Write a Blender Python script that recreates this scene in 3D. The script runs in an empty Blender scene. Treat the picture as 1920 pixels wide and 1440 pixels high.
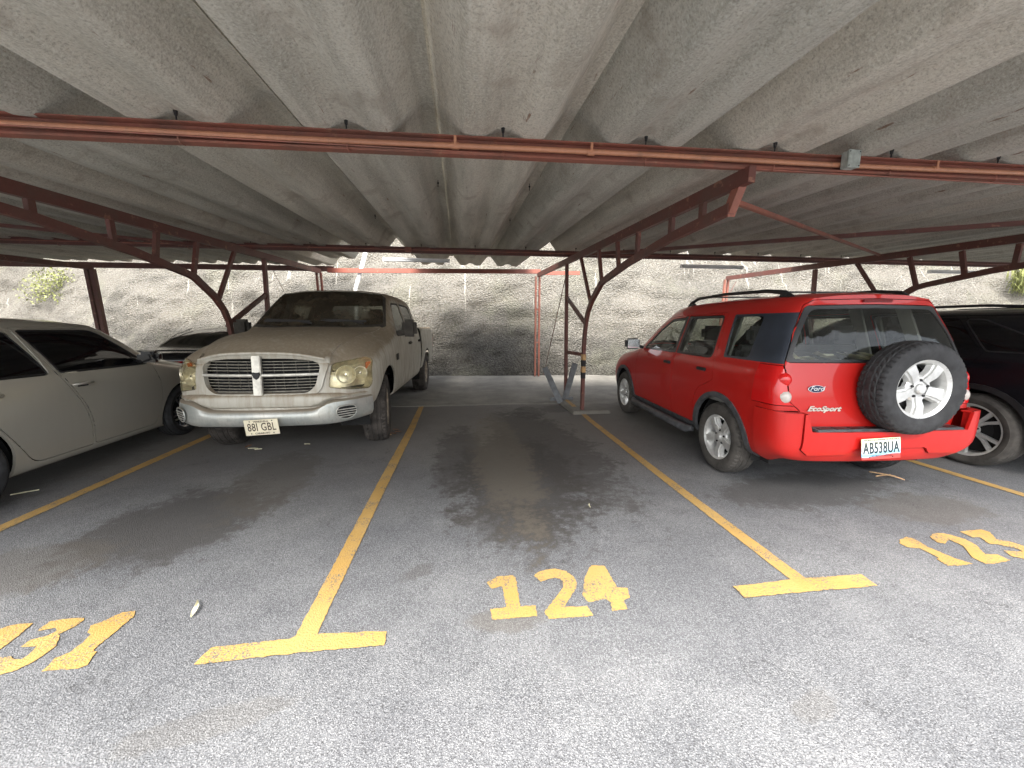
import bpy, bmesh, math, random
import numpy as np
from mathutils import Vector, Matrix, geometry
from mathutils.bvhtree import BVHTree
rad = math.radians
SC = bpy.context.scene
COL = SC.collection
random.seed(7)

# ------------------------------------------------------------------ camera
CAM_H = 1.38
cam_d = bpy.data.cameras.new('camera'); cam = bpy.data.objects.new('camera', cam_d); COL.objects.link(cam)
cam_d.sensor_fit = 'HORIZONTAL'; cam_d.sensor_width = 36.0; cam_d.lens = 36.0*721/1920
cam_d.clip_start = 0.05; cam_d.clip_end = 500
def set_camera(vx, vy):
    d = Vector(((vx-960)/721, (vy-720)/721, 1.0)).normalized()     # world Y seen in camera axes (x right, y down, z forward)
    r = Vector((1, 0, 0)); r = (r - d*r.dot(d)).normalized()
    u = r.cross(d)
    if u.y > 0: u = -u
    # columns of R: camera axes in world coordinates
    right = Vector((r.x, d.x, u.x)); down = Vector((r.y, d.y, u.y)); fwd = Vector((r.z, d.z, u.z))
    M = Matrix((right, -down, -fwd)).transposed().to_4x4()
    M.translation = Vector((0, 0, CAM_H))
    cam.matrix_world = M
set_camera(862, 609)
SC.camera = cam
SC.render.resolution_x = 1024; SC.render.resolution_y = 768

# ------------------------------------------------------------------ world, sun, exposure
SUN_EL, SUN_AZ = rad(55), rad(198)          # azimuth clockwise from +Y: the sun stands behind the camera
world = bpy.data.worlds.new('World'); SC.world = world; world.use_nodes = True
wn = world.node_tree; wn.nodes.clear()
sky = wn.nodes.new('ShaderNodeTexSky'); sky.sky_type = 'NISHITA'; sky.sun_disc = False
sky.sun_elevation = SUN_EL; sky.sun_rotation = SUN_AZ; sky.air_density = 1.0; sky.dust_density = 3.5; sky.ozone_density = 0.8
bg = wn.nodes.new('ShaderNodeBackground'); bg.inputs['Strength'].default_value = 0.10
wo = wn.nodes.new('ShaderNodeOutputWorld')
hs = wn.nodes.new('ShaderNodeHueSaturation'); hs.inputs['Saturation'].default_value = 0.35
wn.links.new(sky.outputs[0], hs.inputs['Color']); wn.links.new(hs.outputs[0], bg.inputs[0]); wn.links.new(bg.outputs[0], wo.inputs[0])
sun_d = bpy.data.lights.new('sun', 'SUN'); sun = bpy.data.objects.new('sun', sun_d); COL.objects.link(sun)
sun_d.energy = 1.5; sun_d.angle = rad(38); sun_d.color = (1.0, 0.965, 0.91)
sd = Vector((math.sin(SUN_AZ)*math.cos(SUN_EL), math.cos(SUN_AZ)*math.cos(SUN_EL), math.sin(SUN_EL)))
sun.rotation_euler = sd.to_track_quat('Z', 'Y').to_euler()
SC.view_settings.view_transform = 'Standard'; SC.view_settings.look = 'None'
SC.view_settings.exposure = 2.88; SC.view_settings.gamma = 1.0
SC.cycles.use_denoising = True
SC.cycles.max_bounces = 12; SC.cycles.diffuse_bounces = 7; SC.cycles.glossy_bounces = 4; SC.cycles.transparent_max_bounces = 12
SC.cycles.sample_clamp_indirect = 8.0

# ------------------------------------------------------------------ materials
class NT:
    def __init__(s, name):
        s.m = bpy.data.materials.new(name); s.m.use_nodes = True
        s.t = s.m.node_tree; s.t.nodes.clear()
        s.out = s.t.nodes.new('ShaderNodeOutputMaterial')
    def n(s, typ, **kw):
        nd = s.t.nodes.new('ShaderNode'+typ)
        for k, v in kw.items():
            if k.startswith('i_'):
                key = k[2:]
                key = int(key) if key.isdigit() else key.replace('_', ' ')
                s.set(nd.inputs[key], v)
            else: setattr(nd, k, v)
        return nd
    def set(s, inp, v):
        if isinstance(v, bpy.types.NodeSocket): s.t.links.new(v, inp)
        elif isinstance(v, (tuple, list)):
            if len(v) == 3 and inp.type == 'RGBA': v = (*v, 1.0)
            inp.default_value = v
        else: inp.default_value = v
    def coord(s, scale=1.0, kind='Object', loc=(0, 0, 0)):
        c = s.n('TexCoord').outputs[kind]
        sc = scale if isinstance(scale, (tuple, list)) else (scale,)*3
        m = s.n('Mapping'); s.set(m.inputs['Vector'], c); m.inputs['Scale'].default_value = sc; m.inputs['Location'].default_value = loc
        return m.outputs[0]
    def noise(s, vec, scale=5.0, detail=4.0, rough=0.55, dist=0.0):
        return s.n('TexNoise', i_Vector=vec, i_Scale=scale, i_Detail=detail, i_Roughness=rough, i_Distortion=dist).outputs['Fac']
    def voro(s, vec, scale, feature='F1', out='Distance', rand=1.0):
        v = s.n('TexVoronoi', feature=feature, i_Vector=vec, i_Scale=scale)
        if 'Randomness' in v.inputs: v.inputs['Randomness'].default_value = rand
        return v.outputs[out]
    def ramp(s, fac, a, b, va=0.0, vb=1.0):
        return s.n('MapRange', clamp=True, interpolation_type='SMOOTHSTEP', i_Value=fac, i_1=a, i_2=b, i_3=va, i_4=vb).outputs[0]
    def mix(s, fac, a, b, mode='MIX'):
        m = s.n('MixRGB', blend_type=mode); s.set(m.inputs[0], fac); s.set(m.inputs[1], a); s.set(m.inputs[2], b)
        return m.outputs[0]
    def math(s, op, a, b=0.0, clamp=False):
        m = s.n('Math', operation=op, use_clamp=clamp); s.set(m.inputs[0], a)
        s.set(m.inputs[1], b); return m.outputs[0]
    def bump(s, h, strength=0.5, dist=0.01, normal=None):
        b = s.n('Bump', i_Height=h, i_Strength=strength, i_Distance=dist)
        if normal is not None: s.set(b.inputs['Normal'], normal)
        return b.outputs[0]
    def bsdf(s, col, rough=0.5, metal=0.0, **kw):
        p = s.n('BsdfPrincipled'); s.set(p.inputs['Base Color'], col); s.set(p.inputs['Roughness'], rough); s.set(p.inputs['Metallic'], metal)
        for k, v in kw.items(): s.set(p.inputs[k.replace('_', ' ')], v)
        return p
    def done(s, sh):
        s.t.links.new(sh.outputs[0] if hasattr(sh, 'outputs') else sh, s.out.inputs['Surface']); return s.m
    def xyz(s, vec):
        return s.n('SeparateXYZ', i_Vector=vec).outputs

def simple(name, col, rough=0.5, metal=0.0, var=0.0, vscale=8.0, bump=0.0, bscale=60.0, **kw):
    t = NT(name); v = t.coord()
    c = col
    if var:
        f = t.noise(v, vscale, 5)
        c = t.mix(t.ramp(f, 0.3, 0.7), tuple(x*(1-var) for x in col), tuple(min(1, x*(1+var)) for x in col))
    p = t.bsdf(c, rough, metal, **kw)
    if bump: t.set(p.inputs['Normal'], t.bump(t.noise(v, bscale, 3), bump, 0.004))
    return t.done(p)

def m_steel(name, col, dirt=(0.10, 0.08, 0.065), amount=0.5, rough=0.55):
    t = NT(name); v = t.coord()
    n1 = t.noise(v, 3.0, 6, 0.65); n2 = t.noise(v, 40, 4)
    c = t.mix(t.ramp(n1, 0.42, 0.68, 0, amount), col, dirt)
    c = t.mix(t.ramp(n2, 0.35, 0.7, 0, 0.25), c, tuple(x*0.55 for x in col))
    c = t.mix(t.ramp(t.noise(v, 11, 6, 0.7), 0.60, 0.64, 0, 0.6), c, (0.34, 0.17, 0.11))
    p = t.bsdf(c, rough); t.set(p.inputs['Normal'], t.bump(n2, 0.3, 0.003)); return t.done(p)
M_RED = m_steel('oxide_red_steel_paint', (0.30, 0.105, 0.072))
M_REDB = m_steel('bright_oxide_red_paint', (0.26, 0.075, 0.048), amount=0.25)
M_MAR = m_steel('maroon_steel_paint', (0.15, 0.054, 0.043), amount=0.45)
M_PIPE = m_steel('orange_conduit_paint', (0.55, 0.25, 0.145), dirt=(0.36, 0.16, 0.10), amount=0.5, rough=0.4)
M_BLACKIRON = simple('dark_hook_bolt_iron', (0.012, 0.011, 0.012), 0.6)
M_GREYBOX = simple('weathered_grey_box', (0.36, 0.39, 0.36), 0.6, 0.0, 0.2, 30)
M_WHITE = simple('white_enamel', (0.8, 0.8, 0.78), 0.45, var=0.05)
M_TUBE = simple('unlit_tube_glass', (0.75, 0.77, 0.78), 0.2)
M_GREYMETAL = simple('dull_grey_sheet_metal', (0.17, 0.18, 0.19), 0.5, 0.3, 0.2, 12)

def m_roof():
    t = NT('fibre_cement_underside'); v = t.coord()
    lon = t.coord((1, 0.12, 1))
    rnd = t.n('ObjectInfo').outputs['Random']
    vr = t.n('VectorMath', operation='ADD'); t.set(vr.inputs[0], v)
    cmb = t.n('CombineXYZ'); t.set(cmb.inputs[0], t.math('MULTIPLY', rnd, 37.0)); t.set(cmb.inputs[1], t.math('MULTIPLY', rnd, 11.0)); t.set(vr.inputs[1], cmb.outputs[0])
    v2 = vr.outputs[0]
    mp = t.n('Mapping'); t.set(mp.inputs['Vector'], v2); mp.inputs['Scale'].default_value = (1, 0.10, 1); streak = mp.outputs[0]
    big = t.noise(v2, 1.6, 5, 0.6)
    st = t.noise(streak, 9.0, 5, 0.6)
    fine = t.noise(v2, 85, 4, 0.75)
    mp2 = t.n('Mapping'); t.set(mp2.inputs['Vector'], v2); mp2.inputs['Scale'].default_value = (1, 0.45, 1)
    fib = t.voro(mp2.outputs[0], 62, 'F1')
    c = t.mix(t.ramp(big, 0.3, 0.7), (0.57, 0.535, 0.465), (0.68, 0.645, 0.57))
    c = t.mix(t.ramp(st, 0.38, 0.66, 0, 0.70), c, (0.40, 0.378, 0.325))
    c = t.mix(t.ramp(fine, 0.50, 0.64, 0.0, 0.70), c, (0.68, 0.67, 0.61)); c = t.mix(t.ramp(fine, 0.47, 0.36, 0.0, 0.60), c, (0.28, 0.262, 0.22))
    c = t.mix(t.ramp(fib, 0.05, 0.26, 0.45, 0.0), c, (0.70, 0.68, 0.62))
    c = t.mix(t.ramp(t.noise(v2, 55, 4, 0.7), 0.50, 0.68, 0.0, 0.40), c, (0.27, 0.25, 0.21))
    c = t.mix(t.ramp(t.noise(streak, 24, 6, 0.7), 0.635, 0.70, 0, 0.8), c, (0.20, 0.10, 0.055))      # rusty drip streaks
    c = t.mix(t.ramp(t.noise(v2, 3.2, 6, 0.65), 0.52, 0.70, 0, 0.60), c, (0.33, 0.28, 0.23))
    c = t.mix(t.ramp(t.noise(streak, 30, 4, 0.6), 0.33, 0.28, 0, 0.6), c, (0.60, 0.585, 0.53))
    c = t.mix(1.0, c, t.n('CombineColor', i_0=t.ramp(rnd, 0, 1, 0.88, 1.08), i_1=t.ramp(rnd, 0, 1, 0.9, 1.07), i_2=t.ramp(rnd, 0, 1, 0.9, 1.05)).outputs[0], 'MULTIPLY')
    p = t.bsdf(c, 0.9)
    t.set(p.inputs['Normal'], t.bump(t.math('ADD', fine, t.math('MULTIPLY', fib, 0.6)), 1.0, 0.006)); return t.done(p)
M_ROOF = m_roof()

STAINS = []   # (x, y, rx, ry, rot, strength)
def m_ground():
    t = NT('worn_asphalt'); v = t.coord()
    xy = t.xyz(v)
    # aggregate chips
    rf = t.noise(v, 7.0, 4)
    wv = t.n('VectorMath', operation='ADD'); t.set(wv.inputs[0], v)
    sc = t.n('VectorMath', operation='SCALE'); t.set(sc.inputs[0], t.n('TexNoise', i_Vector=v, i_Scale=60.0, i_Detail=2.0).outputs['Color']); sc.inputs['Scale'].default_value = 0.006
    t.set(wv.inputs[1], sc.outputs[0]); vv = wv.outputs[0]
    chipc = t.n('SeparateColor', i_0=t.voro(vv, 150, 'F1', 'Color')).outputs[0]
    chipd = t.voro(vv, 150, 'F1')
    chip2c = t.n('SeparateColor', i_0=t.voro(vv, 260, 'F1', 'Color')).outputs[1]
    big = t.noise(v, 0.9, 6, 0.62); med = t.noise(v, 4.5, 5, 0.6)
    base = t.mix(t.ramp(big, 0.3, 0.7), (0.090, 0.093, 0.100), (0.142, 0.145, 0.150))
    base = t.mix(t.ramp(med, 0.35, 0.7, 0, 0.55), base, (0.070, 0.073, 0.080))
    lightc = t.mix(t.ramp(big, 0.35, 0.65), (0.195, 0.20, 0.208), (0.30, 0.302, 0.30))
    thr = t.ramp(big, 0.3, 0.7, 0.62, 0.45)
    isl = t.math('MULTIPLY', t.ramp(t.math('SUBTRACT', chipc, thr), 0.0, 0.08), t.ramp(chipd, 0.55, 0.30))
    c = t.mix(t.math('MULTIPLY', isl, 0.62), base, lightc)
    c = t.mix(t.ramp(chip2c, 0.70, 0.8, 0, 0.40), c, (0.25, 0.252, 0.255))
    c = t.mix(t.ramp(chip2c, 0.28, 0.15, 0, 0.6), c, (0.035, 0.035, 0.037))
    # brown dust deeper in the stalls
    dust = t.math('MULTIPLY', t.ramp(t.math('ADD', xy[1], t.math('MULTIPLY', big, 1.4)), 2.9, 5.8), 0.55)
    c = t.mix(dust, c, (0.150, 0.130, 0.102))
    # oil and tyre stains
    warp = t.noise(v, 3.2, 7, 0.68); warp2 = t.noise(v, 14, 5, 0.7)
    for (x, y, rx, ry, rot, s_, col) in STAINS:
        m = t.n('Mapping'); t.set(m.inputs['Vector'], v); m.vector_type = 'TEXTURE'
        m.inputs['Location'].default_value = (x, y, 0); m.inputs['Rotation'].default_value = (0, 0, rot); m.inputs['Scale'].default_value = (rx, ry, 1000)
        ln = t.n('VectorMath', operation='LENGTH'); t.set(ln.inputs[0], m.outputs[0])
        d = t.math('ADD', ln.outputs['Value'], t.math('MULTIPLY', t.math('SUBTRACT', warp, 0.5), 1.5))
        d = t.math('ADD', d, t.math('MULTIPLY', t.math('SUBTRACT', warp2, 0.5), 1.3))
        c = t.mix(t.ramp(d, 1.12, 0.70, 0, s_), c, col)
    # fine cracks
    cr = t.voro(t.n('VectorMath', operation='ADD', i_0=v, i_1=t.n('TexNoise', i_Vector=v, i_Scale=3.0, i_Detail=5.0).outputs['Color']).outputs[0], 1.1, 'DISTANCE_TO_EDGE')
    c = t.mix(t.math('MULTIPLY', t.ramp(cr, 0.006, 0.0, 0, 0.55), t.ramp(med, 0.45, 0.6)), c, (0.02, 0.02, 0.02))
    p = t.bsdf(c, t.ramp(chip2c, 0, 1, 0.75, 0.95))
    h = t.math('ADD', t.math('MULTIPLY', t.ramp(chipd, 0.6, 0.1), 1.0), t.math('MULTIPLY', t.noise(v, 300, 2), 0.5))
    t.set(p.inputs['Normal'], t.bump(h, 0.55, 0.004)); return t.done(p)

def m_paint_yellow():
    t = NT('worn_yellow_road_paint'); v = t.coord()
    f = t.noise(v, 120, 4, 0.75); big = t.noise(v, 6, 4)
    chip = t.voro(v, 125, 'F1')
    y = t.mix(t.ramp(t.noise(v, 2.2, 3), 0.3, 0.7), (0.37, 0.228, 0.062), (0.42, 0.275, 0.095))
    y = t.mix(t.ramp(f, 0.35, 0.65, 0.35, 0), y, (0.30, 0.17, 0.04))
    y = t.mix(t.ramp(t.xyz(v)[1], 2.6, 5.5, 0, 0.45), y, (0.42, 0.24, 0.06))
    worn = t.ramp(t.math('ADD', t.math('MULTIPLY', f, 0.55), t.math('MULTIPLY', big, 0.45)), 0.572, 0.60, 0, 1)
    cc = t.n('SeparateColor', i_0=t.voro(v, 140, 'F1', 'Color')).outputs[0]
    peel = t.math('MULTIPLY', t.ramp(cc, 0.80, 0.86), t.ramp(big, 0.40, 0.60))
    c = t.mix(t.math('MAXIMUM', worn, peel), y, (0.13, 0.12, 0.10))
    p = t.bsdf(c, 0.75); t.set(p.inputs['Normal'], t.bump(t.math('ADD', chip, f), 0.6, 0.004))
    return t.done(p)
M_YEL = m_paint_yellow()

def m_wall():
    t = NT('shotcrete'); v = t.coord()
    xy = t.xyz(v)
    # fine sprayed grain
    g1 = t.noise(v, 20, 5, 0.75); g2 = t.voro(v, 26, 'F1'); g3 = t.noise(v, 75, 3, 0.7)
    big = t.noise(v, 0.55, 6, 0.62, 0.4); mid = t.noise(v, 1.8, 6, 0.65)
    hor = t.noise(t.coord((0.5, 0.5, 2.2)), 1.1, 6, 0.68)
    c = t.mix(t.ramp(mid, 0.3, 0.7), (0.18, 0.17, 0.148), (0.245, 0.233, 0.205))
    c = t.mix(t.ramp(g1, 0.42, 0.58, 0.92, 0), c, (0.10, 0.09, 0.072))
    c = t.mix(t.ramp(g2, 0.35, 0.65, 0, 0.5), c, (0.20, 0.18, 0.145))
    c = t.mix(t.ramp(g3, 0.60, 0.70, 0, 0.7), c, (0.35, 0.337, 0.30))
    # black algae: heavier low down, patchy above
    low = t.ramp(xy[2], 2.1, 0.2, 0, 0.30)
    alg = t.ramp(t.math('ADD', t.math('ADD', t.math('MULTIPLY', hor, 0.75), t.math('MULTIPLY', big, 0.35)), low), 0.56, 0.80, 0, 0.90)
    grain = t.ramp(g1, 0.35, 0.66, 1.0, 0.55)
    wp = t.math('SUBTRACT', t.noise(v, 1.3, 7, 0.7), 0.5)
    for (x, z, rx, rz, s_) in ((0.9, 1.72, 1.2, 0.26, .7), (1.3, 0.85, 1.5, 0.50, .82), (-0.3, 0.45, 1.6, 0.42, .85), (3.2, 0.7, 1.6, 0.5, .7), (-3.4, 2.35, 1.6, 0.30, .8), (6.5, 2.2, 1.6, .5, .45), (8.5, .9, 2.5, .8, .7), (-7.5, .9, 2.0, .6, .6), (-5.2, 1.9, 1.0, .35, .5), (3.3, 2.0, .6, .9, .35), (-10.3, 1.9, .8, .7, .5)):
        m = t.n('Mapping'); t.set(m.inputs['Vector'], v); m.vector_type = 'TEXTURE'
        m.inputs['Location'].default_value = (x, 0, z); m.inputs['Scale'].default_value = (rx, 1000, rz); m.inputs['Rotation'].default_value = (0, rad(-6), 0)
        ln = t.n('VectorMath', operation='LENGTH'); t.set(ln.inputs[0], m.outputs[0])
        alg = t.math('MAXIMUM', alg, t.ramp(t.math('ADD', ln.outputs['Value'], t.math('MULTIPLY', wp, 2.6)), 1.3, 0.35, 0, s_))
    c = t.mix(t.math('MULTIPLY', alg, grain), c, (0.050, 0.047, 0.040))
    c = t.mix(t.ramp(t.noise(v, 0.8, 4), 0.52, 0.66, 0, 0.22), c, (0.22, 0.22, 0.15))
    ve = t.coord((5.0, 0.5, 0.30))
    c = t.mix(t.math('MULTIPLY', t.ramp(t.noise(ve, 1.6, 5, 0.6, 0.3), 0.64, 0.67, 0, 0.7), t.ramp(xy[2], 1.0, 2.6)), c, (0.50, 0.48, 0.42))
    p = t.bsdf(c, 0.95)
    h = t.math('ADD', t.math('MULTIPLY', g1, 1.0), t.math('MULTIPLY', t.math('SUBTRACT', 1.0, g2), 0.6))
    t.set(p.inputs['Normal'], t.bump(h, 1.0, 0.09)); return t.done(p)
M_WALL = m_wall()

def m_concrete(name, col=(0.20, 0.188, 0.162)):
    t = NT(name); v = t.coord()
    c = t.mix(t.ramp(t.noise(v, 2.0, 6, 0.7), 0.3, 0.7), tuple(x*0.68 for x in col), tuple(x*1.15 for x in col))
    c = t.mix(t.ramp(t.noise(t.coord((0.3, 6, 6)), 3.0, 5), 0.52, 0.7, 0, 0.5), c, (0.16, 0.15, 0.13))
    c = t.mix(t.ramp(t.noise(v, 60, 3), 0.4, 0.7, 0, 0.4), c, tuple(x*0.6 for x in col))
    p = t.bsdf(c, 0.9); t.set(p.inputs['Normal'], t.bump(t.noise(v, 50, 4), 0.5, 0.008)); return t.done(p)
M_CONC = m_concrete('weathered_concrete')

# ------------------------------------------------------------------ object helpers
def link_mesh(name, me, parent=None, loc=None, rot=None):
    o = bpy.data.objects.new(name, me); COL.objects.link(o)
    if parent is not None: o.parent = parent
    if loc is not None: o.location = loc
    if rot is not None: o.rotation_euler = rot
    return o
def mesh(name, verts, faces, mats, parent=None, midx=None, smooth=False, loc=None, rot=None):
    me = bpy.data.meshes.new(name); me.from_pydata([tuple(v) for v in verts], [], faces)
    for m in (mats if isinstance(mats, (list, tuple)) else [mats]): me.materials.append(m)
    if midx is not None: me.polygons.foreach_set('material_index', midx)
    if smooth is True: me.polygons.foreach_set('use_smooth', [True]*len(me.polygons))
    elif smooth:
        me.polygons.foreach_set('use_smooth', [True]*len(me.polygons)); me.set_sharp_from_angle(angle=rad(smooth))
    me.update()
    return link_mesh(name, me, parent, loc, rot)
def thing(name, label, cat, loc=(0, 0, 0), rotz=0.0, group=None):
    o = bpy.data.objects.new(name, None); COL.objects.link(o); o.location = loc; o.rotation_euler = (0, 0, rotz)
    o.empty_display_size = 0.2
    return tag(o, label, cat, group)
def tag(o, label=None, cat=None, group=None, kind=None):
    if label: o['label'] = label
    if cat: o['category'] = cat
    if group: o['group'] = group
    if kind: o['kind'] = kind
    return o
class MB:
    """collects simple solids into one mesh"""
    def __init__(s): s.v = []; s.f = []; s.mi = []
    def add(s, v, f, mi=0):
        b = len(s.v); s.v += [tuple(p) for p in v]; s.f += [tuple(i+b for i in q) for q in f]; s.mi += [mi]*len(f); return s
    def box(s, c, d, mi=0, rot=None, taper=1.0):
        hx, hy, hz = d[0]/2, d[1]/2, d[2]/2
        v = []
        for z in (-hz, hz):
            k = taper if z > 0 else 1
            for x, y in ((-hx, -hy), (hx, -hy), (hx, hy), (-hx, hy)): v.append(Vector((x*k, y*k, z)))
        if rot is not None: v = [rot @ p for p in v]
        v = [p+Vector(c) for p in v]
        return s.add(v, [(0, 3, 2, 1), (4, 5, 6, 7), (0, 1, 5, 4), (1, 2, 6, 5), (2, 3, 7, 6), (3, 0, 4, 7)], mi)
    def beam(s, a, b, w, h, up=(0, 0, 1), mi=0):
        a, b = Vector(a), Vector(b); d = (b-a).normalized(); up = Vector(up)
        sx = d.cross(up)
        if sx.length < 1e-4: sx = d.cross(Vector((1, 0, 0)))
        sx.normalize(); uz = sx.cross(d)
        v = []
        for p in (a, b):
            for x, z in ((-w/2, -h/2), (w/2, -h/2), (w/2, h/2), (-w/2, h/2)): v.append(p+sx*x+uz*z)
        return s.add(v, [(0, 1, 2, 3), (7, 6, 5, 4), (0, 4, 5, 1), (1, 5, 6, 2), (2, 6, 7, 3), (3, 7, 4, 0)], mi)
    def tube(s, pts, r, n=8, mi=0, caps=True):
        pts = [Vector(p) for p in pts]; rings = []
        rr = r if isinstance(r, (list, tuple)) else [r]*len(pts)
        prev = None
        for i, p in enumerate(pts):
            d = (pts[min(i+1, len(pts)-1)]-pts[max(i-1, 0)]).normalized()
            x = d.cross(Vector((0, 0, 1)))
            if x.length < 0.05: x = d.cross(Vector((0, 1, 0)))
            x.normalize()
            if prev is not None and x.dot(prev) < 0: x = -x
            prev = x
            y = d.cross(x)
            rings.append([p+(x*math.cos(a)+y*math.sin(a))*rr[i] for a in [2*math.pi*k/n for k in range(n)]])
        v = [q for rg in rings for q in rg]; f = []
        for i in range(len(pts)-1):
            for k in range(n):
                a = i*n+k; b = i*n+(k+1) % n; f.append((a, b, b+n, a+n))
        if caps: f.append(tuple(range(n-1, -1, -1))); f.append(tuple(range((len(pts)-1)*n, len(pts)*n)))
        return s.add(v, f, mi)
    def lathe(s, prof, n=32, axis='y', mi=0, c=(0, 0, 0), closed=False):
        """prof: (r, t) pairs, t along the axis"""
        v = []; f = []
        for r, tt in prof:
            for k in range(n):
                a = 2*math.pi*k/n
                if axis == 'y': q = (r*math.cos(a), tt, r*math.sin(a))
                elif axis == 'x': q = (tt, r*math.cos(a), r*math.sin(a))
                else: q = (r*math.cos(a), r*math.sin(a), tt)
                v.append((q[0]+c[0], q[1]+c[1], q[2]+c[2]))
        m = len(prof)
        for i in range(m-1 if not closed else m):
            for k in range(n):
                a = i*n+k; b = i*n+(k+1) % n; j = ((i+1) % m)*n
                f.append((a, b, j+(k+1) % n, j+k))
        return s.add(v, f, mi)
    def build(s, name, mats, parent=None, smooth=False, loc=None, rot=None, bevel=0.0):
        o = mesh(name, s.v, s.f, mats, parent, s.mi, smooth, loc, rot)
        if bevel:
            bm = bmesh.new(); bm.from_mesh(o.data); bmesh.ops.remove_doubles(bm, verts=bm.verts, dist=1e-5)
            ed = [e for e in bm.edges if len(e.link_faces) == 2 and e.calc_face_angle(0) > 0.5]
            bmesh.ops.bevel(bm, geom=ed, offset=bevel, segments=2, affect='EDGES', clamp_overlap=True)
            bm.to_mesh(o.data); bm.free()
            o.data.polygons.foreach_set('use_smooth', [True]*len(o.data.polygons)); o.data.set_sharp_from_angle(angle=rad(35))
        return o
def sheet_poly(name, pts, z, mat, parent=None, jit=0.004, step=0.02, seed=0):
    """a flat painted shape with a slightly ragged edge"""
    rnd = random.Random(seed); out = []
    for i, p in enumerate(pts):
        q = pts[(i+1) % len(pts)]; L = math.hypot(q[0]-p[0], q[1]-p[1]); n = max(1, int(L/step))
        for k in range(n):
            u = k/n; out.append((p[0]+(q[0]-p[0])*u+rnd.uniform(-jit, jit), p[1]+(q[1]-p[1])*u+rnd.uniform(-jit, jit)))
    tri = geometry.tessellate_polygon([[Vector((x, y, 0)) for x, y in out]])
    tris = []
    for a, b, c in tri:
        ax, ay = out[a]; bx, by = out[b]; cx, cy = out[c]
        tris.append((a, b, c) if (bx-ax)*(cy-ay)-(by-ay)*(cx-ax) > 0 else (a, c, b))
    return mesh(name, [(x, y, z) for x, y in out], tris, mat, parent)
# ------------------------------------------------------------------ ground
OIL = (0.040, 0.035, 0.030); DAMP = (0.085, 0.075, 0.062)
STAINS += [
    (0.50, 3.45, 0.62, 1.35, 0.0, 0.78, (0.038, 0.034, 0.030)), (0.95, 4.4, 0.55, 1.9, 0.1, 0.68, OIL), (0.35, 2.55, 0.40, 0.35, 0.3, 0.50, OIL), (0.0, 4.0, 0.30, 1.2, 0.0, 0.6, OIL),
    (0.42, 4.1, 0.34, 1.7, 0, 0.50, (0.135, 0.115, 0.085)), (1.05, 5.9, 0.25, 0.5, 0, 0.5, OIL),
    (-2.0, 2.85, 0.55, 0.65, -0.3, 0.75, (0.042, 0.038, 0.034)), (-1.7, 3.6, 0.34, 0.8, 0.1, 0.60, DAMP), (-2.55, 2.35, 0.5, 0.3, 0.2, 0.5, DAMP),
    (2.9, 2.75, 0.9, 0.35, 0.1, 0.6, OIL), (-0.25, 2.05, 0.12, 0.06, 0.6, 0.4, OIL), (3.5, 2.3, 0.5, 0.25, 0, 0.5, DAMP),
    (0.2, 1.62, 0.2, 0.08, 0, 0.5, DAMP), (1.6, 6.1, 0.35, 0.3, 0, 0.5, OIL), (-4.3, 4.2, 0.9, 1.6, 0, 0.55, DAMP), (-0.9, 1.28, 0.3, 0.06, 0.2, 0.25, DAMP), (1.25, 1.05, 0.12, 0.05, 0.3, 0.25, DAMP),
]
M_GROUND = m_ground()
g = mesh('ground', [(-60, -60, 0), (60, -60, 0), (60, 60, 0), (-60, 60, 0)], [(0, 1, 2, 3)], M_GROUND); tag(g, kind='structure')

def poly_smooth(pts): return pts
LINES = {
 'A': ([(-3.20, 1.75), (-3.105, 1.75), (-3.085, 5.0), (-3.10, 7.6), (-3.18, 7.6), (-3.19, 5.0)], 'long yellow line between the silver car and the dusty pickup'),
 'B': ([(-0.757, 1.63), (-0.665, 1.63), (-0.652, 3.2), (-0.625, 5.2), (-0.645, 7.75), (-0.715, 7.75), (-0.715, 5.2), (-0.745, 3.2)], 'long yellow line between the dusty pickup and the empty stall'),
 'C': ([(1.762, 1.68), (1.855, 1.68), (1.862, 3.2), (1.90, 5.2), (1.935, 5.9), (1.86, 5.9), (1.815, 5.2), (1.775, 3.2)], 'long yellow line between the empty stall and the red SUV'),
 'D': ([(4.50, 1.7), (4.59, 1.7), (4.60, 3.2), (4.61, 7.0), (4.53, 7.0), (4.51, 3.2)], 'long yellow line between the red SUV and the black SUV'),
}
for i, (k, (p, lab)) in enumerate(LINES.items()):
    tag(sheet_poly('bay_line', p, 0.0045, M_YEL, jit=0.0025, seed=i), lab, 'bay marking', 'yellow bay markings')
T1 = [(-1.108, 1.538), (-1.088, 1.622), (-0.773, 1.628), (-0.736, 1.653), (-0.679, 1.64), (-0.357, 1.615), (-0.35, 1.537), (-0.64, 1.543)]
T2 = [(1.412, 1.681), (1.786, 1.691), (2.189, 1.678), (2.174, 1.582), (1.723, 1.593), (1.407, 1.596)]
for i, (p, lab) in enumerate(((T1, 'short yellow crossbar left of the number 124, at the foot of its line'), (T2, 'short yellow crossbar right of the number 124, at the foot of its line'))):
    tag(sheet_poly('line_crossbar', p, 0.0085, M_YEL, jit=0.003, seed=20+i), lab, 'bay marking', 'yellow line crossbars')
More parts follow.
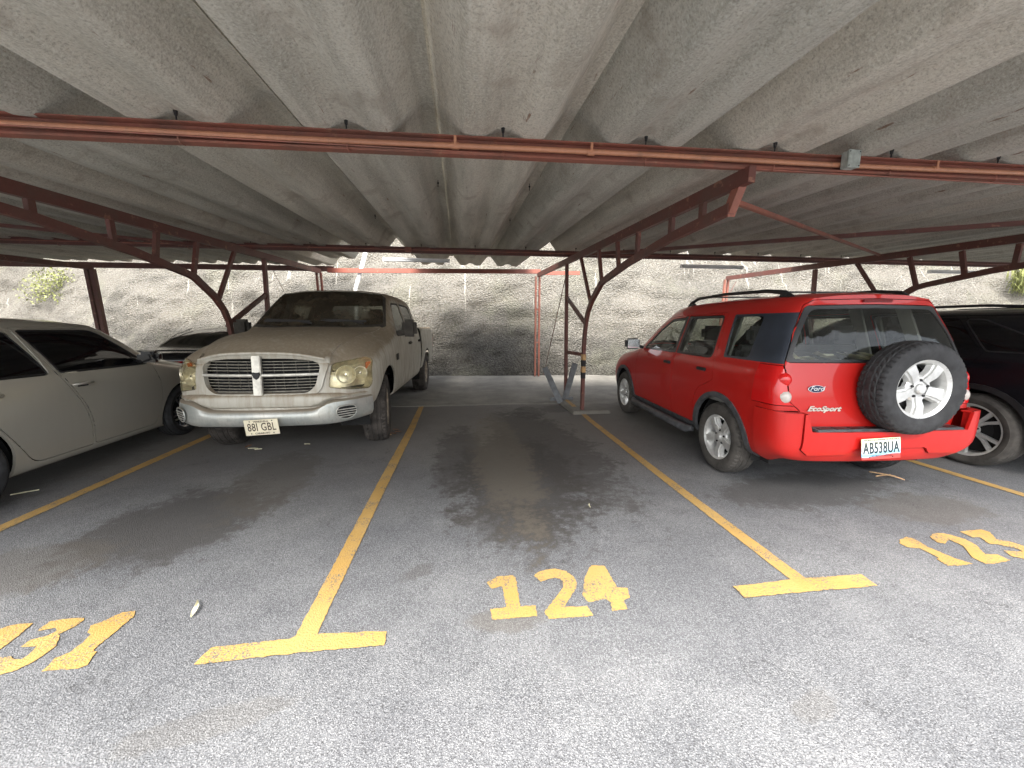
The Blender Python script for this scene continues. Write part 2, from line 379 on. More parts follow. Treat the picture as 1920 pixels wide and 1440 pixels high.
NUMS = {
 '124': ([[(0.116, 1.892), (0.185, 1.935), (0.26, 1.934), (0.277, 1.915), (0.269, 1.691), (0.345, 1.688), (0.339, 1.617), (0.125, 1.623), (0.12, 1.693), (0.199, 1.694), (0.196, 1.852), (0.138, 1.84)],
  [(0.381, 1.913), (0.41, 1.942), (0.457, 1.958), (0.514, 1.958), (0.568, 1.927), (0.598, 1.872), (0.6, 1.82), (0.571, 1.767), (0.479, 1.657), (0.599, 1.65), (0.604, 1.587), (0.594, 1.582), (0.392, 1.592), (0.378, 1.635), (0.519, 1.802), (0.525, 1.844), (0.515, 1.87), (0.49, 1.883), (0.455, 1.878), (0.405, 1.857)],
  [(0.726, 1.963), (0.801, 1.948), (0.798, 1.761), (0.853, 1.75), (0.831, 1.675), (0.796, 1.667), (0.784, 1.604), (0.709, 1.602), (0.721, 1.655), (0.705, 1.686), (0.612, 1.673), (0.598, 1.723), (0.656, 1.864)]], 'yellow stencilled number 124 at the mouth of the empty stall'),
 '123': ([[(2.801, 1.956), (2.882, 1.976), (2.904, 1.951), (2.88, 1.855), (2.899, 1.739), (2.935, 1.678), (2.849, 1.675), (2.77, 1.683), (2.779, 1.748), (2.811, 1.754), (2.812, 1.852), (2.75, 1.877), (2.746, 1.914)],
  [(3.027, 1.952), (3.099, 1.987), (3.167, 1.986), (3.197, 1.96), (3.225, 1.904), (3.207, 1.835), (3.133, 1.752), (3.205, 1.734), (3.196, 1.677), (3.088, 1.664), (3.012, 1.667), (3.01, 1.727), (3.115, 1.839), (3.117, 1.914), (3.032, 1.875), (3.002, 1.896)],
  [(3.31, 1.986), (3.492, 1.989), (3.5, 1.951), (3.425, 1.877), (3.472, 1.841), (3.493, 1.785), (3.47, 1.714), (3.39, 1.658), (3.312, 1.662), (3.263, 1.715), (3.297, 1.764), (3.396, 1.739), (3.413, 1.768), (3.354, 1.824), (3.31, 1.838), (3.351, 1.908), (3.299, 1.915)]], 'yellow stencilled number 123 behind the red SUV, its last digit at the picture edge'),
 '131': ([[(-2.002, 1.889), (-1.985, 1.80), (-1.985, 1.69), (-1.955, 1.665), (-1.955, 1.60), (-2.14, 1.60), (-2.145, 1.665), (-2.085, 1.69), (-2.103, 1.811), (-2.128, 1.80), (-2.14, 1.84), (-2.098, 1.88), (-2.062, 1.892)],
  [(-1.794, 1.892), (-1.782, 1.873), (-1.794, 1.832), (-1.82, 1.795), (-1.792, 1.774), (-1.761, 1.715), (-1.775, 1.647), (-1.798, 1.613), (-1.841, 1.595), (-1.885, 1.599), (-1.918, 1.644), (-1.936, 1.689), (-1.895, 1.688), (-1.864, 1.67), (-1.837, 1.668), (-1.831, 1.689), (-1.844, 1.732), (-1.911, 1.739), (-1.905, 1.776), (-1.860, 1.793), (-1.845, 1.82), (-1.87, 1.845), (-1.933, 1.828), (-1.934, 1.887), (-1.874, 1.898)],
  [(-1.596, 1.914), (-1.57, 1.869), (-1.584, 1.683), (-1.561, 1.668), (-1.538, 1.6), (-1.56, 1.583), (-1.691, 1.592), (-1.702, 1.656), (-1.67, 1.679), (-1.665, 1.727), (-1.672, 1.78), (-1.694, 1.787), (-1.722, 1.832), (-1.686, 1.863), (-1.645, 1.907)]], 'yellow stencilled number ending in 31 in front of the dusty pickup'),
}
for i, (k, (polys, lab)) in enumerate(NUMS.items()):
    t = thing('bay_number', lab, 'bay number', (0, 0, 0), 0, 'painted bay numbers')
    for j, p in enumerate(polys): sheet_poly('digit', p, 0.0045, M_YEL, t, jit=0.0028, step=0.012, seed=40+i*5+j)

# concrete strip, kerb and footing at the back of the stalls
def wall_y(x):       # foot of the sprayed concrete slope
    return 9.80 - 0.115*x + 0.10*max(0, -x-3)**1.3 if x < 6 else 9.11 - 0.05*(x-6)
v, f = [], []
N = 60
for i in range(N+1):
    x = -24+48*i/N; yb = wall_y(x)
    fr = 6.55 - 0.05*x + 0.04*math.sin(x*2.1)
    fr = max(fr, 6.2)
    for (yy, zz) in ((fr, 0.001), (fr+0.03, 0.014), (yb-0.55, 0.030), (yb-0.35, 0.05), (yb-0.05, 0.09), (yb+0.8, 0.12)): v.append((x, yy, zz))
for i in range(N):
    for k in range(5): a = i*6+k; f.append((a, a+6, a+7, a+1))
tag(mesh('pavement', v, f, M_CONC), kind='structure')

# ------------------------------------------------------------------ sprayed concrete slope
def vnoise():
    from mathutils import noise
    return noise
from mathutils import noise as mno
v, f = [], []
NX, NZ = 300, 90
for i in range(NX+1):
    x = -30+60*i/NX
    if abs(x) < 14: pass
    for k in range(NZ+1):
        u = k/NZ; z = 0.10+u*9.0
        y = wall_y(x)+ z*0.36 + 0.02*z*z
        p = Vector((x*0.45, z*0.55, 3.1))
        y += 0.34*mno.noise(p*1.2)*min(1, z/1.0) + 0.16*mno.noise(p*4.5) + 0.085*mno.noise(p*11) + 0.03*mno.noise(p*34)
        # the fold that climbs to the right at the far left
        d = (x+11.6) - (z-1.2)*0.75
        y += 1.1/(1+math.exp(d*5)) if z > 0.5 else 0
        v.append((x, y, z))
for i in range(NX):
    for k in range(NZ): a = i*(NZ+1)+k; f.append((a, a+NZ+1, a+NZ+2, a+1))
wall = mesh('retaining_slope', v, f, M_WALL, smooth=True); tag(wall, kind='structure')
# level ground behind the top of the slope
tag(mesh('hill', [(-60, 14.6, 9.0), (60, 14.6, 9.0), (60, 60, 11), (-60, 60, 11)], [(0, 1, 2, 3)], M_CONC), kind='structure')

# ------------------------------------------------------------------ carport
def zlow(y): return 2.486+0.042*(y-2.5)
def tilt(x, y): return 0.011*max(-5, min(5, x-0.3))*max(0.0, (6.9-y)/4.4)
port = thing('carport', 'open carport with grey corrugated roof sheets on oxide red steel', 'carport')
# one trapezoid module, centred on its hook bolt
W = 0.89
half = [(0.0, 0.046), (0.040, 0.044), (0.056, 0.038), (0.105, 0.006), (0.122, 0.0), (0.215, 0.0), (0.236, 0.004), (0.250, 0.015), (0.335, 0.128), (0.392, 0.196), (0.404, 0.206), (0.420, 0.210), (0.475, 0.205)]
prof = [(-a, b) for a, b in reversed(half[1:])]+half
Y0, Y1 = 0.42, 9.62
def roof_sheet_mesh(y1, name):
    v, f = [], []
    NY = 34; n = len(prof)
    for layer in (0, 1):
        for j in range(NY+1):
            y = (y1-Y0)*j/NY
            for k, (a, b) in enumerate(prof):
                lift = 0.010 if a < -0.40 else 0.0                      # laps over its neighbour
                zz = b+lift + 0.002*mno.noise(Vector((a*6, y*1.5, 1)))
                v.append((a, y, zz+layer*0.007))
    off = (NY+1)*n
    for j in range(NY):
        for k in range(n-1):
            a = j*n+k; f.append((a, a+n, a+n+1, a+1)); f.append((off+a, off+a+1, off+a+n+1, off+a+n))
        f.append((j*n, off+j*n, off+(j+1)*n, (j+1)*n)); a = j*n+n-1; f.append((a, a+n, off+a+n, off+a))
    for k in range(n-1):
        f.append((k, k+1, off+k+1, off+k)); a = NY*n+k; f.append((a, off+a, off+a+1, a+1))
    me = bpy.data.meshes.new(name); me.from_pydata(v, [], f); me.materials.append(M_ROOF)
    me.polygons.foreach_set('use_smooth', [True]*len(me.polygons)); me.set_sharp_from_angle(angle=rad(40)); me.update()
    return me
rs_long = roof_sheet_mesh(Y1, 'roof_sheet'); rs_short = roof_sheet_mesh(7.35, 'roof_sheet_short'); rs_mid = roof_sheet_mesh(8.7, 'roof_sheet_mid'); rs_far = roof_sheet_mesh(10.3, 'roof_sheet_extended'); rs_right = roof_sheet_mesh(7.28, 'roof_sheet_cut')
SHX = []
for k in range(-21, 20):
    cx = -0.604+W*k; SHX.append(cx)
    me = rs_long
    if k == -1: me = rs_short
    if k == -2: me = rs_mid
    if cx < -2.6: me = rs_far
    if cx > 2.0: me = rs_right
    z0 = zlow(Y0)+tilt(cx, Y0); z1 = zlow(Y1)
    o = link_mesh('roof_sheet', me, port, (cx, Y0, z0+0.004*(k % 2)), (math.atan2(z1-z0, Y1-Y0), 0, 0))

def c_channel(name, x0, x1, y, zt, h, mat, depth=0.05, parent=port, slope=True, segs=24, wall_t=0.006):
    """C section along X, open side towards the camera"""
    sec = [(-depth, 0), (0, 0), (0, -h), (-depth, -h), (-depth, -h+wall_t*2), (-depth+wall_t, -h+wall_t*2), (-depth+wall_t, -h+wall_t), (-wall_t, -h+wall_t), (-wall_t, -wall_t), (-depth, -wall_t)]
    v, f = [], []; n = len(sec)
    for i in range(segs+1):
        x = x0+(x1-x0)*i/segs
        for (dy, dz) in sec: v.append((x, y+dy, zt+dz+(tilt(x, y) if slope else 0)))
    for i in range(segs):
        for k in range(n): a = i*n+k; b = i*n+(k+1) % n; f.append((a, b, b+n, a+n))
    f.append(tuple(range(n-1, -1, -1))); f.append(tuple(range(segs*n, segs*n+n)))
    return mesh(name, v, f, mat, parent)
def pz(y): return zlow(y)-0.001
YP1 = 2.53
c_channel('purlin', -16, 14, YP1, pz(YP1), 0.105, M_RED, 0.052)
YP2 = 6.93
c_channel('purlin', -19, 16, YP2, pz(YP2), 0.10, M_MAR, 0.05, slope=False)
# conduit in the near purlin
m = MB(); pts = []
for i in range(41):
    x = -9+19*i/40; pts.append((x, YP1-0.033, pz(YP1)-0.052+tilt(x, YP1)+0.004*math.sin(x*1.7)))
pipe = m.tube(pts, 0.0165, 12).build('conduit', M_PIPE, port, smooth=True)
m2 = MB(); m2.tube([(-9, YP1-0.043, pz(YP1)-0.093), (9, YP1-0.043, pz(YP1)-0.088)], 0.005, 6); m2.build('thin_cable', M_RED, port, smooth=True)
for x in (-2.45, -0.005, 0.83, 3.35):
    m = MB(); z = pz(YP1)-0.052+tilt(x, YP1)
    m.tube([(x-0.022, YP1-0.033, z), (x+0.022, YP1-0.033, z)], 0.0205, 12); m.box((x, YP1-0.052, z+0.02), (0.016, 0.004, 0.06))
    m.build('conduit_clamp', M_PIPE, port, smooth=35)
for cx in SHX:
    if not -9 < cx < 9: continue
    for (yy, big) in ((YP1, 1), (YP2, 0)):
        m = MB(); z = pz(yy)+tilt(cx, yy)
        xo = cx+random.uniform(-0.012, 0.012)
        yb = yy-0.058
        m.tube([(xo, yb, z+0.045), (xo, yb, z+0.0), ], 0.0045, 6)
        m.tube([(xo, yb, z+0.050), (xo, yb, z+0.022)], [0.012, 0.008], 8)
        m.build('hook_bolt', M_BLACKIRON, port, smooth=35)
        m = MB(); m.tube([(xo, yb-0.006, z-0.080), (xo, yb-0.008, z-0.100), (xo+0.004, yb-0.002, z-0.114), (xo+0.012, yb+0.03, z-0.114)], 0.004, 6); m.build('hook_end', M_RED, port, smooth=35)
    for yy in (4.0, 5.5):                     # bolts left over in the valleys
        if abs(cx) < 4 and random.random() < 0.8:
            xo = cx+W/2-0.02; z = zlow(yy)+tilt(cx, yy)+0.19
            m = MB(); m.tube([(xo, yy, z+0.02), (xo, yy, z-0.045)], 0.0035, 6); m.tube([(xo, yy, z-0.002), (xo, yy, z-0.014)], 0.009, 8); m.build('spare_bolt', M_BLACKIRON, port, smooth=35)
# junction box in the conduit
t = thing('junction_box', 'square grey metal junction box fixed to the conduit on the near beam', 'junction box', (2.62, YP1-0.075, pz(YP1)-0.052+tilt(2.62, YP1)), 0, None)
MB().box((0, 0, 0.012), (0.088, 0.05, 0.105)).build('box_body', M_GREYBOX, t, bevel=0.004)
MB().box((0, -0.029, 0.012), (0.094, 0.006, 0.111)).build('cover', M_GREYBOX, t, bevel=0.002)
for sx, sz in ((-1, 1), (1, -1), (1, 1), (-1, -1)): MB().lathe([(0.0, -0.0345), (0.004, -0.0345), (0.004, -0.03)], 8, 'y').build('screw', M_BLACKIRON, t, loc=(sx*0.037, 0, 0.012+sz*0.044))
# far tube beam (red) and the small boxes on the second purlin
tb = MB().beam((-2.95, 9.50, 2.60), (1.98, 9.52, 2.665), 0.06, 0.10).build('back_beam', M_REDB, port)
tb = MB().beam((1.99, 9.60, 2.64), (3.0, 9.62, 2.66), 0.05, 0.09).build('back_beam', M_REDB, port)
MB().beam((-19, 10.2, 2.70), (-3.02, 10.2, 2.73), 0.06, 0.12).build('back_beam', M_MAR, port)
for x, mt in ((-0.83, M_RED), (-7.6, M_GREYBOX)):
    MB().box((x, YP2-0.065, pz(YP2)-0.05), (0.11, 0.05, 0.075)).build('cable_box', mt, port, bevel=0.004)
m = MB(); m.tube([(-19, YP2-0.058, pz(YP2)-0.05), (16, YP2-0.058, pz(YP2)-0.05)], 0.008, 6); m.build('conduit', M_RED, port, smooth=True)

def truss(X, mat, wide=False, bands=False, posts=True, legz=0.0):
    t = bpy.data.objects.new('truss', None); COL.objects.link(t); t.parent = port; t.location = (X, 0, 0)
    up = (1, 0, 0)
    def bar(nm, a, b, h, w=0.045, m_=None, dx=0.0):
        return MB().beam((dx, a[0], a[1]), (dx, b[0], b[1]), w, h, up=(0, 0, 1) if abs(b[0]-a[0]) > 0.05 else (0, 1, 0)).build(nm, m_ or mat, t)
    z1 = 2.33+tilt(X, 2.5)
    bar('top_chord', (2.44, z1), (9.40, 2.565), 0.10, 0.05)
    # bottom chord and the bent leg
    path = [(2.62, 2.185), (3.4, 2.155), (4.3, 2.07), (5.0, 1.96), (5.12, 1.93)]
    leg = [(5.12, 1.93), (5.45, 1.74), (5.62, 1.58), (5.70, 1.44), (5.76, 1.2), (5.78, 1.0), (5.78, legz)]
    for nm, pts, h in (('bottom_chord', path, 0.075), ('bent_leg', leg, 0.08)):
        m = MB()
        for i in range(len(pts)-1):
            a, b = pts[i], pts[i+1]
            ab = ((a[0]+b[0])/2, (a[1]+b[1])/2)
            m.beam((0, a[0], a[1]), (0, b[0], b[1]), 0.045 if i % 2 else 0.049, h-0.001*i, up=(0, 0, 1) if abs(b[0]-a[0]) > abs(b[1]-a[1]) else (0, -1, 0))
        m.build(nm, mat, t)
    bar('end_plate', (2.52, 2.40), (2.66, 2.15), 0.07, 0.055, M_RED, 0.012)
    for a, b in (((2.95, 2.34), (2.95, 2.20)), ((3.40, 2.34), (3.40, 2.19)), ((4.06, 2.37), (4.07, 2.12)), ((4.62, 2.38), (4.55, 2.06)), ((5.25, 2.40), (5.11, 1.97)), ((6.05, 2.43), (5.53, 1.70))):
        bar('strut', a, b, 0.055, 0.035)
    bar('rear_leg', (6.75, legz), (6.85, 2.44), 0.07, 0.05)
    bar('strut', (6.80, 1.86), (5.74, 1.40), 0.06, 0.037)
    bar('strut', (6.76, 0.895), (5.80, 0.92), 0.055, 0.037)
    if posts:
        for dx in ((-0.045, 0.045) if not wide else (-0.05, 0.05)): MB().beam((dx, 9.45, 0.1), (dx-0.02, 9.36, 2.53), 0.042 if not wide else 0.065, 0.05 if not wide else 0.09, up=(0, 1, 0)).build('twin_post', M_RED if not wide else M_MAR, t)
        for z in (0.95, 1.75): MB().box((-0.008, 9.40, z), (0.10, 0.02, 0.035)).build('spacer', M_RED, t)
    if bands:
        for i in range(4):
            z = 0.93-i*0.095
            MB().box((0.0, 5.78, z-0.047), (0.053, 0.084, 0.093)).build('hazard_band', (M_BANDY, M_BLACKIRON)[i % 2], t)
    return t
M_BANDY = simple('faded_ochre_band', (0.42, 0.26, 0.12), 0.7, var=0.3, vscale=20)
tr = truss(1.90, M_MAR, bands=True)
truss(-3.08, M_MAR); truss(-7.58, M_MAR, wide=True); truss(6.85, M_MAR); truss(-13.1, M_MAR, posts=False)
# tie rods in the roof plane and by the posts
def rod(a, b, r=0.008, nm='tie_rod', mt=M_MAR): return MB().tube([a, b], r, 6).build(nm, mt, port, smooth=True)
MB().beam((1.93, 2.62, 2.23), (6.8, 5.65, 2.50), 0.03, 0.03).build('tie_bar', M_RED, port)
MB().beam((1.95, 6.7, 2.56), (6.8, 2.7, 2.40), 0.035, 0.05).build('tie_bar', M_MAR, port)
MB().beam((-8.0, 2.7, 2.38), (-3.15, 6.7, 2.52), 0.03, 0.04).build('tie_bar', M_MAR, port)
rod((1.92, 6.87, 2.38), (2.02, 9.2, 0.16)); rod((6.9, 9.1, 2.45), (6.2, 9.6, 0.4)); rod((-3.05, 6.9, 2.4), (-2.95, 9.2, 0.16), 0.004)

# unlit fluorescent battens under the roof
def batten(x, y, L, lab, z):
    t = thing('tube_light', lab, 'light fitting', (x, y, z), 0, 'unlit tube lights under the roof')
    MB().box((0, 0, 0), (L, 0.07, 0.035)).build('housing', M_WHITE, t, bevel=0.006)
    for s in (-0.017, 0.017): MB().tube([(-L/2+0.04, s, -0.034), (L/2-0.04, s, -0.034)], 0.0125, 10).build('tube', M_TUBE, t, smooth=True)
    for s in (-1, 1): MB().box((s*(L/2-0.02), 0, -0.03), (0.03, 0.07, 0.04)).build('lamp_holder', M_WHITE, t)
    return t
batten(-0.78, 7.7, 1.24, 'white tube light above the empty stall, left of the middle post', 2.60)
batten(4.85, 7.1, 1.3, 'white tube light above the roof of the red SUV', 2.50)
batten(10.4, 7.1, 1.24, 'white tube light at the far right above the black SUV', 2.50)
batten(-8.6, 6.2, 1.3, 'white tube light at the far left above the silver car', 2.50)

# white pole behind the pickup, grey boards and footing at the column
o = MB().tube([(-2.40, 9.45, 0.1), (-2.36, 9.5, 2.2), (-2.13, 9.72, 3.1)], 0.045, 14).build('white_pole', M_WHITE, smooth=True)
tag(o, 'leaning white pole standing by the slope behind the dusty pickup', 'pole')
bk = thing('grey_barrier', 'folding barrier of dull grey boards leaning by the red column', 'barrier')
for a, b in (((1.50, 6.75, 0.62), (1.72, 6.42, 0.03)), ((2.02, 6.6, 0.70), (1.84, 6.62, 0.03))):
    MB().beam(a, b, 0.10, 0.022, up=(0, -1, 0)).build('board', M_GREYMETAL, bk, bevel=0.003)
MB().box((1.78, 6.60, 0.07), (0.42, 0.03, 0.06)).build('board', M_GREYMETAL, bk)
tag(MB().box((2.02, 6.28, 0.022), (0.62, 1.3, 0.055), taper=0.95).build('column_footing', M_CONC, bevel=0.012), 'low rough concrete footing around the red column beside the empty stall', 'footing')
tag(sheet_poly('bay_line', [(1.80, 5.98), (1.88, 5.98), (1.90, 6.7), (1.84, 6.7)], 0.0535, M_YEL, seed=71), 'short yellow stripe painted over the column footing', 'bay marking', 'yellow bay markings')

# plants on the slope
M_LEAFY = simple('yellow_green_leaf', (0.27, 0.29, 0.10), 0.7, var=0.45, vscale=3)
def shrub(c, r, n, lab, long=False, seed=1):
    rd = random.Random(seed); v, f = [], []
    for i in range(n):
        th = rd.uniform(0, 6.28); ph = rd.uniform(-0.9, 1.4); q = rd.random()**0.4
        p = Vector((math.cos(th)*math.cos(ph)*r[0]*q, math.sin(th)*math.cos(ph)*r[1]*q, math.sin(ph)*r[2]*q))+Vector((p0 := rd.uniform(-1, 1)*0.35*r[0], 0, p0*0.8*r[2]))
        if long:
            d = Vector((rd.uniform(-0.6, 0.6), rd.uniform(-0.7, -0.1), rd.uniform(0.2, 0.9))).normalized(); L = rd.uniform(0.35, 0.75); w = 0.010
            sx = d.cross(Vector((0, 1, 0.3))).normalized()*w
            a, b_, c_ = p, p+d*L*0.55+Vector((0, 0, 0.02)), p+d*L*0.8+Vector((d.x*0.2, d.y*0.2, -0.30*L))
            k = len(v); v += [a-sx, a+sx, b_-sx, b_+sx, c_]; f += [(k, k+1, k+3, k+2), (k+2, k+3, k+4)]
        else:
            a = Vector((rd.gauss(0, 1), rd.gauss(0, 1), rd.gauss(0, 1))).normalized(); b_ = a.cross(Vector((0.3, 0.2, 1))).normalized(); s = rd.uniform(0.025, 0.055)
            k = len(v); v += [p-a*s, p+b_*s*0.5, p+a*s, p-b_*s*0.5]; f += [(k, k+1, k+2, k+3)]
    v = [Vector(q)+Vector(c) for q in v]
    o = mesh('shrub', v, f, M_LEAFY); tag(o, lab, 'shrub', 'plants growing on the slope'); return o

from mathutils import Euler
def slope_y(x, z):      # surface of the slope at (x, z)
    ok, loc, nrm, idx = wall.ray_cast(Vector((x, -5, z)), Vector((0, 1, 0)))
    return loc.y if ok else wall_y(x)+z*0.4
shrub((-14.0, slope_y(-14.0, 2.6)-0.15, 2.6), (0.85, 0.4, 0.65), 1500, 'yellow green shrub growing on the slope at the far left', seed=3)
shrub((16.3, slope_y(16.3, 2.6)-0.1, 2.6), (0.6, 0.3, 0.5), 900, 'drooping bright green grass clump on the slope at the far right', True, seed=4)
# ------------------------------------------------------------------ vehicle skins
def pchip(x, Y, xi):
    """monotone cubic interpolation along axis 0"""
    x = np.asarray(x, float); Y = np.asarray(Y, float); n = len(x); sh = Y.shape; Y = Y.reshape(n, -1)
    h = np.diff(x)[:, None]; d = np.diff(Y, axis=0)/h; m = np.zeros_like(Y)
    if n == 2: m[:] = d[0]
    else:
        w1 = 2*h[1:]+h[:-1]; w2 = h[1:]+2*h[:-1]
        a, b = d[:-1], d[1:]; same = (a*b) > 0
        with np.errstate(divide='ignore', invalid='ignore'):
            hm = (w1+w2)/(w1/a+w2/b)
        soft = (a*h[1:]+b*h[:-1])/(h[1:]+h[:-1])
        lim = np.minimum(np.abs(a), np.abs(b))*1.2
        m[1:-1] = np.where(same, hm*0.35+0.65*np.sign(soft)*np.minimum(np.abs(soft), 3*np.minimum(np.abs(a), np.abs(b))), np.clip(soft, -lim, lim)*0.6)
        m[0] = d[0]; m[-1] = d[-1]
    xi = np.asarray(xi, float); i = np.clip(np.searchsorted(x, xi, side='right')-1, 0, n-2)
    hh = (x[i+1]-x[i])[:, None]; t = ((xi-x[i])[:, None])/hh
    h00 = 2*t**3-3*t**2+1; h10 = t**3-2*t**2+t; h01 = -2*t**3+3*t**2; h11 = t**3-t**2
    R = h00*Y[i]+h10*hh*m[i]+h01*Y[i+1]+h11*hh*m[i+1]
    return R.reshape((len(xi),)+sh[1:])
def params(P, axis):
    d = np.linalg.norm(np.diff(P, axis=axis), axis=2).mean(axis=1-axis)
    d = np.maximum(d, 1e-3); return np.concatenate([[0], np.cumsum(d)])
def samples(t, ds):
    out = []
    for a, b in zip(t[:-1], t[1:]):
        n = max(1, int(math.ceil((b-a)/ds))); out += list(a+(b-a)*np.arange(n)/n)
    return np.array(out+[t[-1]])
def dense(P, du=0.05, dv=0.05, creases=()):
    """P[s, k, 3] control net -> fine net; creases = rows k where the skin has a hard edge"""
    P = np.asarray(P, float); u = params(P, 0); v = params(P, 1)
    Q = pchip(u, P, samples(u, du))
    cuts = [0]+sorted(creases)+[P.shape[1]-1]; parts = []
    for a, b in zip(cuts[:-1], cuts[1:]):
        R = pchip(v[a:b+1], Q[:, a:b+1].transpose(1, 0, 2), samples(v[a:b+1], dv)).transpose(1, 0, 2)
        parts.append(R if not parts else R[:, 1:])
    return np.concatenate(parts, axis=1)

class Skin:
    """left half (y >= 0) of a vehicle's skin; outlines seen from the side ('y'), the end ('x') or above ('z')
    are cut into it, and what they enclose becomes panels, panes and lamps of their own"""
    def __init__(s, grids, flips=None):
        s.bm = bmesh.new(); s.lay = s.bm.faces.layers.int.new('part'); s.gl = s.bm.faces.layers.int.new('grid'); s.cur = 0
        V, F = [], []
        for gi, g in enumerate(grids):
            nu, nv, _ = g.shape; base = len(V); V += [tuple(p) for p in g.reshape(-1, 3)]
            for i in range(nu-1):
                for k in range(nv-1):
                    a = base+i*nv+k; q = (a, a+1, a+nv+1, a+nv)
                    F.append((gi, q))
        vs = [s.bm.verts.new(p) for p in V]
        for gi, q in F:
            try: s.bm.faces.new([vs[i] for i in q])[s.gl] = gi
            except ValueError: pass
        bmesh.ops.remove_doubles(s.bm, verts=s.bm.verts, dist=4e-4)
        bmesh.ops.dissolve_degenerate(s.bm, edges=s.bm.edges, dist=1e-4)
        s.bm.normal_update()
        # reference normals from the whole (mirrored) skin
        rv = []; rf = []
        s.bm.verts.ensure_lookup_table(); s.bm.verts.index_update()
        rv = [v.co.copy() for v in s.bm.verts]; n = len(rv)
        rb = bmesh.new(); m1 = [rb.verts.new(c) for c in rv]; m2 = [rb.verts.new((c.x, -c.y, c.z)) for c in rv]
        for f in s.bm.faces:
            ii = [v.index for v in f.verts]
            rb.faces.new([m1[i] for i in ii]); rb.faces.new([m2[i] for i in reversed(ii)])
        bmesh.ops.remove_doubles(rb, verts=rb.verts, dist=1e-4)
        bmesh.ops.recalc_face_normals(rb, faces=rb.faces)
        rb.normal_update(); rb.verts.ensure_lookup_table(); rb.faces.ensure_lookup_table()
        s.rb = rb; s.bvh = BVHTree.FromBMesh(rb)
        s.cache = {}
        # orient the half skin like the reference
        for f in s.bm.faces:
            if f.normal.dot(s.normal(f.calc_center_median())) < 0: f.normal_flip()
        s.bm.normal_update()
        s.names = {}; s.next = 1
    def surf(s, x, y, z, axis='x', sign=-1):
        """point and normal of the skin seen along an axis"""
        d = Vector((0, 0, 0)); o = Vector((x, y, z)); i = 'xyz'.index(axis); d[i] = -sign; o[i] = sign*9
        loc, n, idx, dist = s.bvh.ray_cast(o, d)
        return loc, n
    def normal(s, co):
        key = (round(co[0], 5), round(co[1], 5), round(co[2], 5))
        if key in s.cache: return s.cache[key]
        loc, nrm, idx, d = s.bvh.find_nearest(co)
        f = s.rb.faces[idx]; vs = list(f.verts)
        try:
            from mathutils.interpolate import poly_3d_calc
            w = poly_3d_calc([v.co for v in vs], loc)
        except Exception: w = [1/len(vs)]*len(vs)
        n = Vector((0, 0, 0))
        for v, k in zip(vs, w): n += v.normal*k
        if n.length < 1e-6: n = nrm.copy()
        n.normalize(); s.cache[key] = n; return n
    def cut(s, name, pts, axis='y', cond=None, only=None):
        """cond(center, normal) limits which faces are touched; only = list of part names that may be cut"""
        ia, ib = {'y': (0, 2), 'x': (1, 2), 'z': (0, 1)}[axis]
        ax = Vector([1 if 'xyz'[i] == axis else 0 for i in range(3)])
        allowed = None if only is None else {s.names[o] if o else 0 for o in only}
        def ok(f):
            c = f.calc_center_median(); s.cur = f[s.gl]
            if allowed is not None and f[s.lay] not in allowed: return False
            return cond is None or cond(c, f.normal)
        n = len(pts)
        for i in range(n):
            a, b = pts[i], pts[(i+1) % n]
            if abs(a[0]-b[0])+abs(a[1]-b[1]) < 1e-6: continue
            lo = (min(a[0], b[0])-1e-5, min(a[1], b[1])-1e-5); hi = (max(a[0], b[0])+1e-5, max(a[1], b[1])+1e-5)
            fs = []
            for f in s.bm.faces:
                xs = [v.co[ia] for v in f.verts]
                if max(xs) < lo[0] or min(xs) > hi[0]: continue
                ys = [v.co[ib] for v in f.verts]
                if max(ys) < lo[1] or min(ys) > hi[1]: continue
                if ok(f): fs.append(f)
            if not fs: continue
            pa = Vector((0, 0, 0)); pa[ia] = a[0]; pa[ib] = a[1]
            d = Vector((0, 0, 0)); d[ia] = b[0]-a[0]; d[ib] = b[1]-a[1]
            no = d.cross(ax).normalized()
            geom = list({e for f in fs for e in f.edges})+list({v for f in fs for v in f.verts})+fs
            bmesh.ops.bisect_plane(s.bm, geom=geom, dist=2e-5, plane_co=pa, plane_no=no)
        pid = s.names.setdefault(name, s.next)
        if pid == s.next: s.next += 1
        cnt = 0
        for f in s.bm.faces:
            c = f.calc_center_median()
            if inside(c[ia], c[ib], pts) and ok(f): f[s.lay] = pid; cnt += 1
        if cnt == 0: print('WARN empty cut', name)
        return s
    def extract(s, name, mats, parent, mode='merge', gap=0.0, depth=0.0, off=0.0, objname=None, mi=0, label=None, cond=None, rim_mi=None, bulge=None, thick=True):
        """faces of one part -> object(s); 'merge' = one object over both halves, 'pair' = [left, right]"""
        pid = s.names[name] if name else 0
        s.bm.verts.index_update()
        fs = [f for f in s.bm.faces if f[s.lay] == pid and (cond is None or cond(f.calc_center_median(), f.normal))]
        res = []
        for side in ((0,) if mode == 'left' else (1,) if mode == 'right' else (0, 1) if mode == 'pair' else (2,)):
            V = {}; verts = []; nrm = []; faces = []
            def vid(co, m):
                c = (co.x, -co.y, co.z) if m else (co.x, co.y, co.z)
                if abs(c[1]) < 6e-4: c = (c[0], 0.0, c[2])
                key = (round(c[0], 5), round(c[1], 5), round(c[2], 5))
                if key not in V:
                    V[key] = len(verts); verts.append(Vector(c)); nn = s.normal(co)
                    nn = Vector((nn.x, -nn.y if m else nn.y, nn.z))
                    if c[1] == 0.0: nn = Vector((nn.x, 0, nn.z)); nn.normalize()
                    nrm.append(nn)
                return V[key]
            for f in fs:
                if side in (0, 2): faces.append([vid(v.co, False) for v in f.verts])
                if side in (1, 2): faces.append([vid(v.co, True) for v in reversed(f.verts)])
